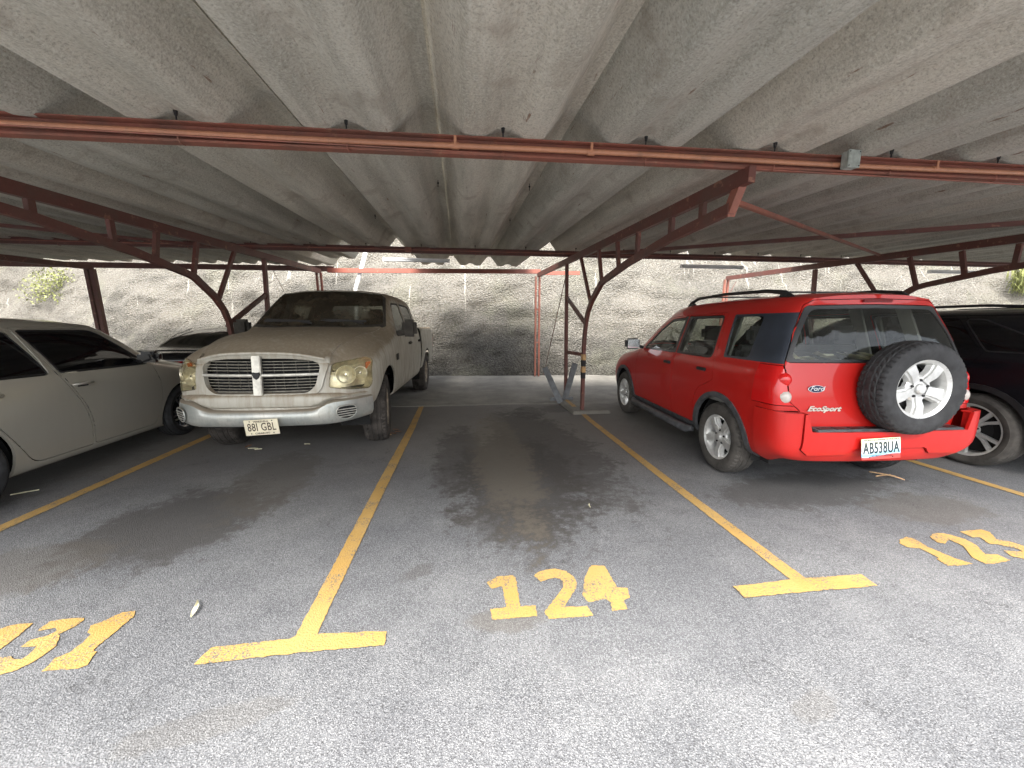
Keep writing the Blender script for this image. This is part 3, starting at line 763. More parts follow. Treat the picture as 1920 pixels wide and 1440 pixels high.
            faces = [list(dict.fromkeys(q)) for q in faces]; faces = [q for q in faces if len(q) > 2]
            ec = {}
            for q in faces:
                for i in range(len(q)):
                    a, b = q[i], q[(i+1) % len(q)]; ec[(a, b)] = ec.get((a, b), 0)+1
            bnd = [(a, b) for (a, b) in ec if (b, a) not in ec]
            inward = {}
            for a, b in bnd:
                d = (verts[b]-verts[a])
                if d.length < 1e-7: continue
                d.normalize()
                for vtx in (a, b):
                    t = nrm[vtx].cross(d); inward[vtx] = inward.get(vtx, Vector((0, 0, 0)))+t
            P = []
            for i, c in enumerate(verts):
                p = c - nrm[i]*off
                if gap and i in inward and inward[i].length > 1e-4: p = p + inward[i].normalized()*gap
                if bulge: p = bulge(p, nrm[i], i in inward)
                P.append(p)
            F = [tuple(q) for q in faces]; MI = [mi]*len(F); LN = [[nrm[i] for i in q] for q in faces]
            if depth:
                ring = {}
                for i in inward:
                    ring[i] = len(P); P.append(P[i]-nrm[i]*depth)
                for a, b in bnd:
                    if a in ring and b in ring:
                        F.append((b, a, ring[a], ring[b])); MI.append(mi if rim_mi is None else rim_mi); LN.append(None)
            o = mesh(objname or name, P, F, mats, parent, MI)
            me = o.data; ln = []
            for p in me.polygons:
                p.use_smooth = LN[p.index] is not None
                for k in range(p.loop_total):
                    ln.append(LN[p.index][k] if LN[p.index] is not None else p.normal.copy())
            me.normals_split_custom_set(ln)
            if label: o['label'] = label
            res.append(o)
        return res if len(res) > 1 else res[0]
def inside(x, y, pts):
    r = False; n = len(pts); j = n-1
    for i in range(n):
        xi, yi = pts[i]; xj, yj = pts[j]
        if (yi > y) != (yj > y) and x < (xj-xi)*(y-yi)/(yj-yi)+xi: r = not r
        j = i
    return r
def rounded(pts, r=0.03, n=4):
    """round the corners of a polygon; a point may carry its own radius as third value"""
    out = []; N = len(pts)
    for i in range(N):
        p = Vector(pts[i][:2]); a = Vector(pts[i-1][:2]); b = Vector(pts[(i+1) % N][:2]); rr = pts[i][2] if len(pts[i]) > 2 else r
        da = (a-p); db = (b-p)
        k = min(rr, da.length*0.45, db.length*0.45)
        if k < 1e-4: out.append(tuple(p)); continue
        s_ = p+da.normalized()*k; e = p+db.normalized()*k
        for j in range(n+1):
            t = j/n; q = s_*(1-t)**2+p*2*t*(1-t)+e*t**2; out.append(tuple(q))
    return out
def inset(pts, d):
    """shrink a polygon by d"""
    N = len(pts); area = sum(pts[i][0]*pts[(i+1) % N][1]-pts[(i+1) % N][0]*pts[i][1] for i in range(N)); sg = 1 if area > 0 else -1
    out = []
    for i in range(N):
        a = Vector(pts[i-1]); p = Vector(pts[i]); b = Vector(pts[(i+1) % N])
        e1 = (p-a); e2 = (b-p)
        if e1.length < 1e-6 or e2.length < 1e-6: continue
        e1.normalize(); e2.normalize()
        n1 = Vector((-e1.y, e1.x))*sg; n2 = Vector((-e2.y, e2.x))*sg; nn = n1+n2
        if nn.length < 1e-3: continue
        nn.normalize(); k = d/max(0.35, nn.dot(n1)); out.append(tuple(p+nn*k))
    return out
def arch(cx, cz, r, z0, n=22, rx=None):
    rx = rx or r; pts = []
    a0 = math.asin(max(-1, min(1, (z0-cz)/r)))
    for i in range(n+1):
        a = a0+(math.pi-2*a0)*i/n; pts.append((cx+rx*math.cos(a), cz+r*math.sin(a)))
    return [(pts[0][0], z0-0.6)]+pts+[(pts[-1][0], z0-0.6)]
def body_grids(st, cap_r=(), cap_f=(), K8=8, du=0.05, dv=0.045, creases=()):
    """st: stations rear->front, each K points (x, y, z). caps: (t, dx) from the end station to the centre line."""
    P = np.array(st, float)
    def cap(E, specs, sign):
        rows = []
        top = E[K8:]                                        # the end edge of roof or bonnet
        for t, dx in specs:
            r = E[:K8+1].copy(); yk = E[K8, 1]*t
            order = np.argsort(top[:, 1]); ze = np.interp(yk, top[order, 1], top[order, 2]); xe = np.interp(yk, top[order, 1], top[order, 0])
            w = np.clip((E[:K8+1, 2]-E[0, 2])/(E[K8, 2]-E[0, 2]), 0, 1)**3
            r[:, 1] *= t
            r[:, 2] += (ze-E[K8, 2])*w
            r[:, 0] = E[:K8+1, 0]+dx*(1-w)*sign + (xe-E[K8, 0])*w + 0.35*dx*sign*w*0
            rows.append(r)
        return rows
    R = cap(P[0], cap_r, -1)[::-1] if cap_r else []
    F = cap(P[-1], cap_f, 1) if cap_f else []
    low = np.array(R+[p[:K8+1] for p in P]+F)
    up = P[:, K8:]
    gl = dense(low, du, dv, [c for c in creases if c < K8])
    # dense stations of the upper net must meet the lower net at row K8
    u = params(low, 0); ul = u[len(R):len(R)+len(P)]
    q = samples(u, du); sel = [i for i, x in enumerate(q) if ul[0]-1e-9 <= x <= ul[-1]+1e-9]
    row = gl[sel][:, -1]
    vv = params(up, 1)
    upd = pchip(u, np.concatenate([np.repeat(up[:1], len(R), 0), up, np.repeat(up[-1:], len(F), 0)]) if (R or F) else up, q)[sel]
    g2 = pchip(vv, upd.transpose(1, 0, 2), samples(vv, dv)).transpose(1, 0, 2)
    g2[:, 0] = row
    # snap the cap's top row to the end edge of the upper net
    for rng, edge in ((range(0, sel[0]), g2[0]), (range(sel[-1]+1, len(q)), g2[-1])):
        for i in rng:
            y = gl[i, -1, 1]; o = np.argsort(edge[:, 1]); gl[i, -1] = [np.interp(y, edge[o, 1], edge[o, 0]), y, np.interp(y, edge[o, 1], edge[o, 2])]
    return [gl, g2]

# ------------------------------------------------------------------ vehicle materials
def m_paint(name, col, dust=(0.30, 0.25, 0.19), top=0.5, side=0.12, rough=0.25, metal=0.0, coat=1.0, low=0.35, lowz=0.55, coatr=0.05, lined=True, spec=0.5):
    t = NT(name); v = t.coord()
    nz = t.xyz(t.n('NewGeometry').outputs['Normal'])[2]
    n1 = t.noise(v, 3.0, 6, 0.65); n2 = t.noise(v, 35, 5, 0.7); st = t.noise(t.coord((5, 5, 0.6)), 3.5, 5, 0.6)
    up = t.ramp(nz, 0.15, 0.85, 0, top)
    z = t.xyz(v)[2]
    lo = t.math('MULTIPLY', t.ramp(z, lowz, 0.15, 0, low), t.ramp(n1, 0.3, 0.6, 0.4, 1.0))
    d = t.math('ADD', t.math('MULTIPLY', up, t.ramp(n1, 0.25, 0.6, 0.6, 1.0)), t.math('MULTIPLY', t.ramp(st, 0.35, 0.7), side))
    d = t.math('ADD', d, lo, True)
    d = t.math('MULTIPLY', d, t.ramp(n2, 0.2, 0.6, 0.7, 1.0))
    c = t.mix(d, col, dust)
    ins = t.n('NewGeometry').outputs['Backfacing']
    c = t.mix(t.math('MULTIPLY', ins, 1.0 if lined else 0.0), c, (0.012, 0.012, 0.013))
    r = t.math('ADD', t.math('MULTIPLY', d, 0.55), rough, True)
    p = t.bsdf(c, r, metal); p.inputs['Specular IOR Level'].default_value = spec
    t.set(p.inputs['Coat Weight'], t.math('MULTIPLY', t.math('SUBTRACT', 1.0, t.math('MAXIMUM', t.math('MULTIPLY', d, 1.6), ins), True), coat)); t.set(p.inputs['Coat Roughness'], coatr)
    t.set(p.inputs['Normal'], t.bump(t.noise(v, 1.8, 1), 0.03, 0.02))
    return t.done(p)
def m_glass(name, tint=(0.35, 0.38, 0.36), rough=0.02, dirt=0.0, dcol=(0.3, 0.26, 0.2)):
    t = NT(name); v = t.coord()
    tr = t.n('BsdfTransparent'); tr.inputs[0].default_value = (*tint, 1)
    gl = t.n('BsdfGlossy'); gl.inputs['Color'].default_value = (0.9, 0.92, 0.92, 1); gl.inputs['Roughness'].default_value = rough
    fr = t.n('Fresnel'); fr.inputs['IOR'].default_value = 1.5
    mx = t.n('MixShader'); t.set(mx.inputs[0], t.math('MULTIPLY', fr.outputs[0], 0.6)); t.t.links.new(tr.outputs[0], mx.inputs[1]); t.t.links.new(gl.outputs[0], mx.inputs[2])
    if not dirt: return t.done(mx)
    df = t.n('BsdfDiffuse'); df.inputs[0].default_value = (*dcol, 1)
    m2 = t.n('MixShader'); t.set(m2.inputs[0], t.ramp(t.noise(v, 4, 6, 0.7), 0.3, 0.8, dirt*0.3, dirt)); t.t.links.new(mx.outputs[0], m2.inputs[1]); t.t.links.new(df.outputs[0], m2.inputs[2])
    return t.done(m2)
M_RUBBER = simple('tyre_rubber', (0.022, 0.022, 0.023), 0.75, var=0.4, vscale=14, bump=0.3, bscale=120)
M_RUBBERD = simple('dusty_tyre_rubber', (0.055, 0.050, 0.044), 0.9, var=0.35, vscale=9, bump=0.3, bscale=120)
M_TRIM = simple('black_plastic_trim', (0.016, 0.016, 0.017), 0.45, var=0.2)
M_TRIMG = simple('grey_plastic_trim', (0.060, 0.062, 0.066), 0.6, var=0.35, vscale=14, bump=0.25, bscale=220)
M_WELL = simple('dark_wheel_well', (0.010, 0.010, 0.010), 0.95)
M_ALLOY = simple('silver_alloy', (0.62, 0.62, 0.60), 0.34, 0.55, 0.12, 20)
M_ALLOYD = simple('dusty_alloy', (0.30, 0.25, 0.19), 0.7, 0.1, 0.35, 18)
M_ALLOYB = simple('machined_dark_alloy', (0.36, 0.37, 0.39), 0.25, 0.9, 0.2, 30)
M_CHROME = simple('chrome', (0.75, 0.75, 0.75), 0.12, 1.0)
M_CHROMED = simple('dull_chrome', (0.55, 0.53, 0.47), 0.42, 0.55, 0.2, 18)
M_DARKGLASS = simple('black_tinted_glass', (0.004, 0.004, 0.005), 0.04)
M_PRIV = m_glass('clear_tinted_glass', (0.80, 0.84, 0.79), dirt=0.05, dcol=(0.45, 0.45, 0.42))
M_LENSR = simple('red_lamp_lens', (0.55, 0.008, 0.008), 0.08, coat=1.0) if False else simple('red_lamp_lens', (0.50, 0.010, 0.010), 0.10)
M_LENSW = simple('white_lamp_lens', (0.45, 0.41, 0.37), 0.12)
M_LENSO = simple('orange_lamp_lens', (0.62, 0.16, 0.03), 0.25)
M_SEAT = simple('dark_seat_cloth', (0.035, 0.035, 0.036), 0.9, var=0.2)
M_LINER = simple('grey_interior_liner', (0.20, 0.20, 0.185), 0.85, var=0.1)
M_TRED = m_paint('red_car_paint', (0.42, 0.0085, 0.006), dust=(0.30, 0.12, 0.09), top=0.08, side=0.03, rough=0.45, low=0.22, coat=0.45, spec=0.25)
M_TRED2 = m_paint('red_bumper_paint', (0.42, 0.0085, 0.006), dust=(0.30, 0.12, 0.09), top=0.08, side=0.03, rough=0.45, low=0.22, coat=0.45, spec=0.25, lined=False)
M_TSILVER = m_paint('silver_beige_car_paint', (0.52, 0.49, 0.42), dust=(0.32, 0.29, 0.235), top=0.25, side=0.06, rough=0.33, metal=0.40, low=0.20)
M_TBLACK = m_paint('black_car_paint', (0.006, 0.006, 0.008), dust=(0.09, 0.08, 0.07), top=0.02, side=0.01, rough=0.22, low=0.12, coat=0.25, spec=0.3)
M_TRUCK2 = m_paint('dust_covered_bumper_paint', (0.42, 0.40, 0.34), dust=(0.25, 0.200, 0.138), top=1.0, side=0.50, rough=0.45, metal=0.05, coat=0.25, low=0.6, coatr=0.35, lined=False)
M_TRUCK = m_paint('dust_covered_pale_paint', (0.42, 0.40, 0.34), dust=(0.25, 0.200, 0.138), top=1.0, side=0.50, rough=0.45, metal=0.05, coat=0.25, low=0.6, coatr=0.35)

# ------------------------------------------------------------------ wheels
def tyre_mesh(R, w, rim, mat, parent, tread='block', name='tyre', n=96, nm=None):
    """axis along local y, outer face at +y"""
    h = w/2; sw = 0.012
    prof = []   # (t, r) across
    N = 26
    half_t = []
    for i in range(15):
        u = i/14
        half_t.append((h*0.80*u, R-0.012*u**3))
    half_t += [(h*0.90, R-0.020), (h*0.985, R-0.040), (h*1.03, R-0.40*(R-rim)), (h*1.02, R-0.62*(R-rim)), (h*0.95, R-0.82*(R-rim)), (h*0.86, rim+0.004), (h*0.80, rim+0.004)]
    full = [(-a, b) for a, b in reversed(half_t[1:])]+half_t
    V, F = [], []
    NS = n*2
    for k in range(NS):
        ang = 2*math.pi*k/NS
        for j, (t, r) in enumerate(full):
            rr = r; a = abs(t)/h
            if a < 0.82 and tread:
                if tread == 'block':
                    g = 0
                    if abs(a-0.22) < 0.035 or abs(a-0.55) < 0.035: g = 1
                    ph = k % 4
                    if a > 0.24 and a < 0.53 and (k+int(a*14)) % 5 == 0: g = 0.8
                    if a > 0.57 and ph == 0: g = 1.0
                    if a < 0.2 and (k+(2 if t > 0 else 0)) % 6 == 0: g = 0.5
                    rr -= 0.008*g
                else:
                    if abs(a-0.18) < 0.04 or abs(a-0.50) < 0.04: rr -= 0.007
                    if a > 0.55 and k % 3 == 0: rr -= 0.0035
            elif 0.82 <= a < 1.0 and r > R-0.05 and tread == 'block' and k % 4 == 0: rr -= 0.006
            V.append((rr*math.cos(ang), t, rr*math.sin(ang)))
    m = len(full)
    for k in range(NS):
        k2 = (k+1) % NS
        for j in range(m-1): F.append((k*m+j, k*m+j+1, k2*m+j+1, k2*m+j))
    if tread == 'lite': pass
    return mesh(name, V, F, mat, parent, smooth=30)
def rim_obj(Rr, h, style, mat, parent, dark=M_WELL, name='rim'):
    """alloy wheel: barrel + spokes + hub, outer face towards +y at about t=h"""
    t = bpy.data.objects.new(name, None)
    m = MB()
    m.lathe([(Rr-0.004, -h), (Rr-0.022, -h+0.02), (Rr-0.03, 0.0), (Rr-0.026, h-0.045), (Rr-0.014, h-0.012), (Rr-0.002, h-0.004), (Rr+0.007, h+0.003), (Rr+0.008, h-0.012)], 64)
    ns, kind = style
    if kind == 'five':
        for i in range(5):
            a = 2*math.pi*i/5-math.pi/2
            ca, sa = math.cos(a), math.sin(a)
            def P(r, s, t_): return (r*ca-s*sa, t_, r*sa+s*ca)
            # broad spoke with a raised centre land and side steps
            r0, r1 = 0.055, Rr-0.012
            w0, w1 = 0.040, 0.052; tf0, tf1 = h-0.020, h-0.010; lw = 0.62
            rows = []
            for (r, w, tf) in ((r0, w0, tf0-0.004), (r0+0.03, w0*0.90, tf0), (0.5*(r0+r1), 0.5*(w0+w1)*0.92, h-0.006), (r1, w1, tf1)):
                rows.append([P(r, -w-0.010, tf-0.045), P(r, -w, tf-0.014), P(r, -w*lw-0.003, tf-0.012), P(r, -w*lw, tf), P(r, w*lw, tf), P(r, w*lw+0.003, tf-0.012), P(r, w, tf-0.014), P(r, w+0.010, tf-0.045)])
            v = [p for r_ in rows for p in r_]; f = []
            for q in range(3):
                for k in range(7): b = q*8+k; f.append((b, b+8, b+9, b+1))
            m.add(v, f)
        m.lathe([(0.0, h-0.006), (0.028, h-0.008), (0.036, h-0.016), (0.040, h-0.030), (0.085, h-0.034), (0.098, h-0.045), (0.10, h-0.07)], 30)
    elif kind == 'split':
        for i in range(ns):
            a0 = 2*math.pi*i/ns-math.pi/2+0.12
            for sgn in (-1, 1):
                v = []; f = []
                rs = [0.045, 0.09, 0.14, Rr-0.010]
                for r in rs:
                    a = a0+sgn*(0.07+0.55*max(0, (r-0.05))/Rr*0.32)+0.35*(r/Rr)**2*0.35
                    ca, sa = math.cos(a), math.sin(a); w = 0.013+0.004*(r/Rr)
                    for (s_, tt) in ((-w, h-0.045), (-w*0.8, h-0.012-0.01*(1-r/Rr)), (w*0.8, h-0.012-0.01*(1-r/Rr)), (w, h-0.045)): v.append((r*ca-s_*sa, tt, r*sa+s_*ca))
                for q in range(3):
                    for k in range(3): b = q*4+k; f.append((b, b+4, b+5, b+1))
                m.add(v, f)
        m.lathe([(0.0, h-0.014), (0.03, h-0.016), (0.034, h-0.028), (0.065, h-0.032), (0.07, h-0.06)], 24)
    else:
        for i in range(ns):
            a = 2*math.pi*i/ns-math.pi/2; ca, sa = math.cos(a), math.sin(a); v = []; f = []
            for (r, w, tf) in ((0.06, 0.028, h-0.045), (0.12, 0.020, h-0.035), (Rr-0.012, 0.036, h-0.022)):
                for (s_, tt) in ((-w, tf-0.04), (-w*0.85, tf), (w*0.85, tf), (w, tf-0.04)): v.append((r*ca-s_*sa, tt, r*sa+s_*ca))
            for q in range(2):
                for k in range(3): b = q*4+k; f.append((b, b+4, b+5, b+1))
            m.add(v, f)
        m.lathe([(0.0, h-0.025), (0.045, h-0.028), (0.052, h-0.045), (0.085, h-0.05), (0.09, h-0.08)], 24)
    o = m.build(name, mat, parent, smooth=28)
    b = MB().lathe([(0.0, h-0.085), (0.14, h-0.085), (0.14, h-0.10), (Rr-0.03, h-0.13), (Rr-0.03, -h+0.02)], 32).build('brake_disc', dark, parent, smooth=30)
    for i in range(5):
        a = 2*math.pi*(i+0.5)/5-math.pi/2 if kind != 'five' else 2*math.pi*i/5-math.pi/2+math.pi/5
        c = (0.062*math.cos(a), 0, 0.062*math.sin(a))
        MB().lathe([(0.0, h-0.022), (0.009, h-0.023), (0.011, h-0.036)], 8, c=c).build('lug_nut', M_BLACKIRON if kind != 'plain' else mat, parent, smooth=30)
    return o
def wheel(parent, x, y, R, w, rim, style, tmat, rmat, side=1, tread='block', steer=0.0, name='wheel'):
    e = bpy.data.objects.new(name, None); COL.objects.link(e); e.parent = parent; e.location = (x, y, R-0.006)
    e.rotation_euler = (0, 0, (0 if side > 0 else math.pi)+steer)
    tyre_mesh(R, w, rim, tmat, e, tread)
    rim_obj(rim, w/2*0.86, style, rmat, e)
    return e
def under(parent, x0, x1, half, z, wheels, R, top=None):
    """dark floor pan, sills and wheel liners"""
    m = MB(); m.box(((x0+x1)/2, 0, z+0.09), (x1-x0, half*1.72, 0.18)); 
    for wx in wheels:
        for s in (-1, 1):
            n = 20; v = []; f = []
            for i in range(n+1):
                a = -0.25+(math.pi+0.5)*i/n
                for yy in (half-0.03, half-0.34): v.append((wx+(R+0.075)*math.cos(a), s*yy, R+(R+0.075)*math.sin(a)))
            for i in range(n): a = i*2; f.append((a, a+2, a+3, a+1))
            k = len(v); v += [(wx, s*(half-0.34), R)]
            for i in range(n): f.append((i*2+1, i*2+3, k))
            m.add(v, f)
    return m.build('underbody', M_WELL, parent)
def text_mesh(name, s, size, mat, parent, loc, rot, extrude=0.0015, align='CENTER', shear=0.0, sx=1.0, bold=0.0, spacing=1.0):
    c = bpy.data.curves.new(name, 'FONT'); c.body = s; c.size = size; c.extrude = extrude; c.align_x = align; c.align_y = 'CENTER'; c.shear = shear; c.offset = bold; c.space_character = spacing
    c.resolution_u = 3
    o = bpy.data.objects.new(name, c); COL.objects.link(o)
    dg = bpy.context.evaluated_depsgraph_get(); me = bpy.data.meshes.new_from_object(o.evaluated_get(dg)); bpy.data.objects.remove(o); bpy.data.curves.remove(c)
    me.materials.clear(); me.materials.append(mat)
    ob = link_mesh(name, me, parent, loc, rot); ob.scale = (sx, 1, 1); return ob
# ------------------------------------------------------------------ red SUV with the spare wheel on its back
def side(c, n): return n.y > 0.25
def rear(c, n): return n.x < -0.35
def front(c, n): return n.x > 0.30
def build_suv():
    t = thing('parked_suv', 'red SUV with a spare wheel on its tailgate and black roof rails', 'SUV', (3.215, 3.20, 0), rad(90-3.9))
    def st(x, ys, zs, dx=None):
        dx = dx or [0]*11; return [(x+dx[i], ys[i]*(1.0, .965, .965, .965, .965, .96, .945, .93, .92, .92, 1)[i], zs[i]) for i in range(11)]
    Y = [.70, .80, .855, .868, .862, .832, .775, .700, .630, .34, 0]
    S = [
     st(-0.64, [.66, .765, .815, .825, .812, .775, .690, .600, .530, .30, 0], [.36, .40, .52, .76, .97, 1.09, 1.31, 1.505, 1.580, 1.603, 1.610], [0, -.02, -.03, -.03, -.01, .01, .05, .10, .10, .07, .05]),
     st(-0.50, [.68, .785, .842, .855, .845, .808, .735, .650, .575, .33, 0], [.30, .34, .52, .76, .97, 1.09, 1.31, 1.515, 1.592, 1.622, 1.632], [0, 0, 0, 0, 0, 0, .02, .04, .04, .03, .03]),
     st(-0.20, [.69, .79, .85, .866, .858, .825, .768, .693, .620, .34, 0], [.27, .31, .5, .76, .97, 1.085, 1.31, 1.52, 1.602, 1.638, 1.65]),
     st(0.35, Y, [.26, .30, .5, .76, .97, 1.08, 1.31, 1.525, 1.606, 1.645, 1.66]),
     st(0.95, Y, [.26, .29, .5, .75, .96, 1.07, 1.30, 1.52, 1.60, 1.642, 1.658]),
     st(1.35, [.70, .80, .855, .868, .862, .832, .775, .695, .622, .34, 0], [.26, .29, .5, .75, .95, 1.06, 1.28, 1.485, 1.565, 1.610, 1.628], [0]*6+[0, -.03, -.02, .03, .05]),
     st(1.62, [.70, .80, .855, .868, .862, .832, .785, .715, .640, .35, 0], [.26, .29, .5, .74, .94, 1.05, 1.18, 1.36, 1.435, 1.475, 1.490], [0]*6+[.05, .02, .02, .07, .09]),
     st(1.98, [.70, .80, .855, .866, .860, .832, .800, .745, .685, .37, 0], [.26, .29, .5, .73, .92, 1.02, 1.06, 1.12, 1.155, 1.175, 1.185], [0]*6+[.05, .06, .08, .16, .20]),
     st(2.22, [.70, .80, .855, .865, .858, .830, .795, .745, .690, .38, 0], [.26, .29, .5, .71, .89, .98, 1.005, 1.02, 1.03, 1.045, 1.05], [0]*6+[.02, .04, .06, .16, .20]),
     st(2.55, [.70, .80, .852, .862, .850, .815, .775, .72, .64, .36, 0], [.26, .29, .5, .68, .83, .92, .955, .975, .99, 1.01, 1.015]),
     st(2.90, [.68, .77, .825, .835, .815, .775, .735, .68, .60, .33, 0], [.27, .30, .48, .64, .77, .855, .895, .915, .935, .955, .96]),
     st(3.14, [.60, .68, .74, .75, .73, .69, .65, .60, .53, .30, 0], [.29, .32, .46, .60, .71, .79, .825, .845, .86, .875, .88]),
    ]
    grids = body_grids(S, [(0.965, .022), (0.90, .038), (0.5, .075), (0, .09)], [(0.85, .08), (0.5, .14), (0, .16)], 8, 0.05, 0.045)
    k = Skin(grids)
    P = M_TRED
    # side cuts
    fd = rounded([(0.93, .36), (0.93, 1.05), (0.905, 1.30), (0.90, 1.49), (1.30, 1.475), (1.60, 1.31, .1), (1.90, 1.085), (1.99, 1.00), (2.02, .80), (1.99, .36)], .035)
    rd = rounded([(0.44, .36), (0.915, .36), (0.915, 1.05), (0.89, 1.30), (0.885, 1.49), (0.19, 1.50), (0.13, 1.05), (0.10, .86), (0.36, .74, .1), (0.43, .60, .1)], .035)
    fg = rounded([(0.985, 1.085), (0.955, 1.44), (1.29, 1.425), (1.56, 1.285, .08), (1.835, 1.085)], .03)
    rg = rounded([(0.215, 1.085), (0.245, 1.45), (0.825, 1.45), (0.86, 1.085)], .035)
    qp = rounded([(-0.78, 1.085), (-0.78, 1.478), (-0.45, 1.475), (0.08, 1.475), (0.025, 1.085)], .02)
    qg = rounded([(-0.30, 1.105), (-0.30, 1.455), (0.06, 1.455), (0.005, 1.105)], .04)
    for cx, nm in ((0, 'r'), (2.49, 'f')):
        k.cut('flare', arch(cx, .335, .425, .22, rx=.43), 'y', lambda c, n: c.z < .95 and abs(n.y) > 0.15)
        k.cut('arch', arch(cx, .335, .375, .22, rx=.38), 'y', lambda c, n: c.z < .9)
    k.cut('front_door', fd, 'y', side, only=[0]); k.cut('rear_door', rd, 'y', side, only=[0])
    k.cut('front_frame', inset(fg, -.022), 'y', side); k.cut('front_glass', fg, 'y', side)
    k.cut('rear_frame', inset(rg, -.022), 'y', side); k.cut('rear_glass', rg, 'y', side)
    k.cut('pillar_trim', [(0.835, 1.065), (0.81, 1.475), (0.98, 1.475), (1.01, 1.065)], 'y', side, only=['front_door', 'rear_door', 'front_frame', 'rear_frame'])
    k.cut('pillar_panel', qp, 'y', side, only=[0]); k.cut('quarter_glass', qg, 'y', side)
    k.cut('sill', [(0.38, .2), (2.12, .2), (2.12, .365), (0.38, .365)], 'y', side, only=[0])
    k.cut('fuel_flap', rounded([(-0.02, .86), (-0.02, 1.02), (0.12, 1.02), (.12, .86)], .03), 'y', side, only=[0]) if False else None
    # end cuts
    tg = rounded([(-1, .612), (.605, .612), (.640, .735), (.715, .80), (.738, 1.08), (.652, 1.32), (.545, 1.535), (.475, 1.572), (-1, 1.600)], .02)
    k.cut('lamp_r', rounded([(.60, .77), (.60, 1.075), (.95, 1.075), (.95, .77)], .02), 'x', lambda c, n: c.x < -0.44, only=[0])
    k.cut('bumper', [(-1, .30), (1, .30), (1, .735), (.645, .735), (.61, .605), (-1, .605)], 'x', lambda c, n: c.x < -0.50, only=[0])
    k.cut('bumper_panel', rounded([(-1, .475), (.27, .475), (.33, .425), (.60, .415), (.665, .46), (.672, .735), (.645, .735), (.61, .605), (-1, .605)], .012), 'x', lambda c, n: c.x < -0.50, only=['bumper'])
    k.cut('tailgate', tg, 'x', rear)
    k.cut('tail_surround', rounded([(-1, 1.10), (.728, 1.10), (.642, 1.32), (.532, 1.525), (-1, 1.545)], .03), 'x', rear)
    k.cut('tail_glass', rounded([(-1, 1.120), (.690, 1.120), (.605, 1.32), (.500, 1.500), (-1, 1.520)], .06), 'x', rear)
    # roof and windscreen
    k.cut('windscreen_seal', rounded([(-1, .0), (3, 0), (3, 1)], 0) if False else [(1.36, -.1), (1.30, .60), (1.42, .655), (2.06, .715), (2.14, .68), (2.36, -.1)], 'z', lambda c, n: c.z > 1.03 and n.z > .2 and n.x > 0.25)
    k.cut('windscreen', [(1.42, -.1), (1.37, .575), (1.45, .615), (2.03, .670), (2.08, .65), (2.30, -.1)], 'z', lambda c, n: c.z > 1.03 and n.z > .2 and n.x > 0.25)
    body = k.extract(None, [P], t, gap=0, depth=.02, objname='body')
    for cd in (lambda c, n: c.x < 1.2, lambda c, n: c.x > 1.2): k.extract('flare', [M_TRIMG], t, 'pair', off=-.012, depth=.03, objname='wheel_arch_trim', cond=cd)
    dl = k.extract('front_door', [P], t, 'pair', gap=.005, depth=.02, objname='front_door')
    dr = k.extract('rear_door', [P], t, 'pair', gap=.005, depth=.02, objname='rear_door')
    for (fr, gl, d) in (('front_frame', 'front_glass', dl), ('rear_frame', 'rear_glass', dr)):
        for i, m_ in enumerate(('left', 'right')):
            k.extract(fr, [M_TRIM], d[i], m_, off=.003, depth=.012, objname='window_frame')
            k.extract(gl, [M_PRIV], d[i], m_, off=.008, objname='window')
    k.extract('pillar_trim', [M_TRIM], t, 'pair', off=.002, depth=.01, objname='pillar_trim')
    k.extract('pillar_panel', [simple('blue_black_satin_panel', (0.030, 0.036, 0.048), 0.32, var=0.15)], t, 'pair', off=.0, depth=.012, objname='pillar_panel')
    k.extract('quarter_glass', [M_PRIV], t, 'pair', off=.006, objname='quarter_window')
    k.extract('sill', [M_TRIMG], t, 'pair', off=-.004, depth=.03, objname='sill_trim')
    k.extract('windscreen_seal', [M_TRIM], t, off=.002, depth=.01, objname='windscreen_seal')
    k.extract('windscreen', [M_PRIV], t, off=.006, objname='windscreen')
    bp = k.extract('bumper', [M_TRED2], t, gap=.002, off=-.020, depth=.06, objname='rear_bumper', bulge=lambda p, n, b: p+Vector((-.075*max(0, -n.x)*(1-.45*max(0, min(1, (.50-p.z)/.12))), .0, 0)))
    k.extract('bumper_panel', [M_TRED2], bp, gap=.004, off=-.034, depth=.02, objname='bumper_panel', bulge=lambda p, n, b: p+Vector((-.075*max(0, -n.x)*(1-.45*max(0, min(1, (.50-p.z)/.12))), .0, 0)))
    tail = k.extract('tailgate', [P], t, gap=.006, depth=.02, objname='tailgate')
    k.extract('tail_surround', [M_TRIM], tail, off=.002, depth=.012, objname='window_surround')
    k.extract('tail_glass', [M_PRIV], tail, off=.006, objname='rear_window')
    lm = k.extract('lamp_r', [M_LENSR, M_TRIM], t, 'pair', gap=.007, off=-.007, depth=.03, objname='tail_lamp', rim_mi=1)
    for o, s in zip(lm, (1, -1)):
        # round red lens above, round white lens below
        for z, r, mt, nm in ((.965, .060, M_LENSR, 'round_lens'), (.835, .055, M_LENSW, 'reversing_lens')):
            q = k.surf(0, .765, z)[0]
            m = MB(); m.lathe([(0.0, -.030), (r*.45, -.027), (r*.8, -.016), (r, 0.0), (r, .05)], 28)
            m.build(nm, mt, o, smooth=40, loc=(q.x+.012, s*.750, z), rot=(0, 0, rad(-142 if s > 0 else -38)))
    # bumper step, plate, spare wheel, badges
    MB().box((-.775, 0, .606), (.135, 1.17, .022)).build('bumper_step', M_TRIMG, t, bevel=.008)
    m = MB()
    for i in range(9): m.box((-.80, -.5+i*.125, .6185), (.06, .085, .004))
    m.build('step_ribs', M_TRIM, t)
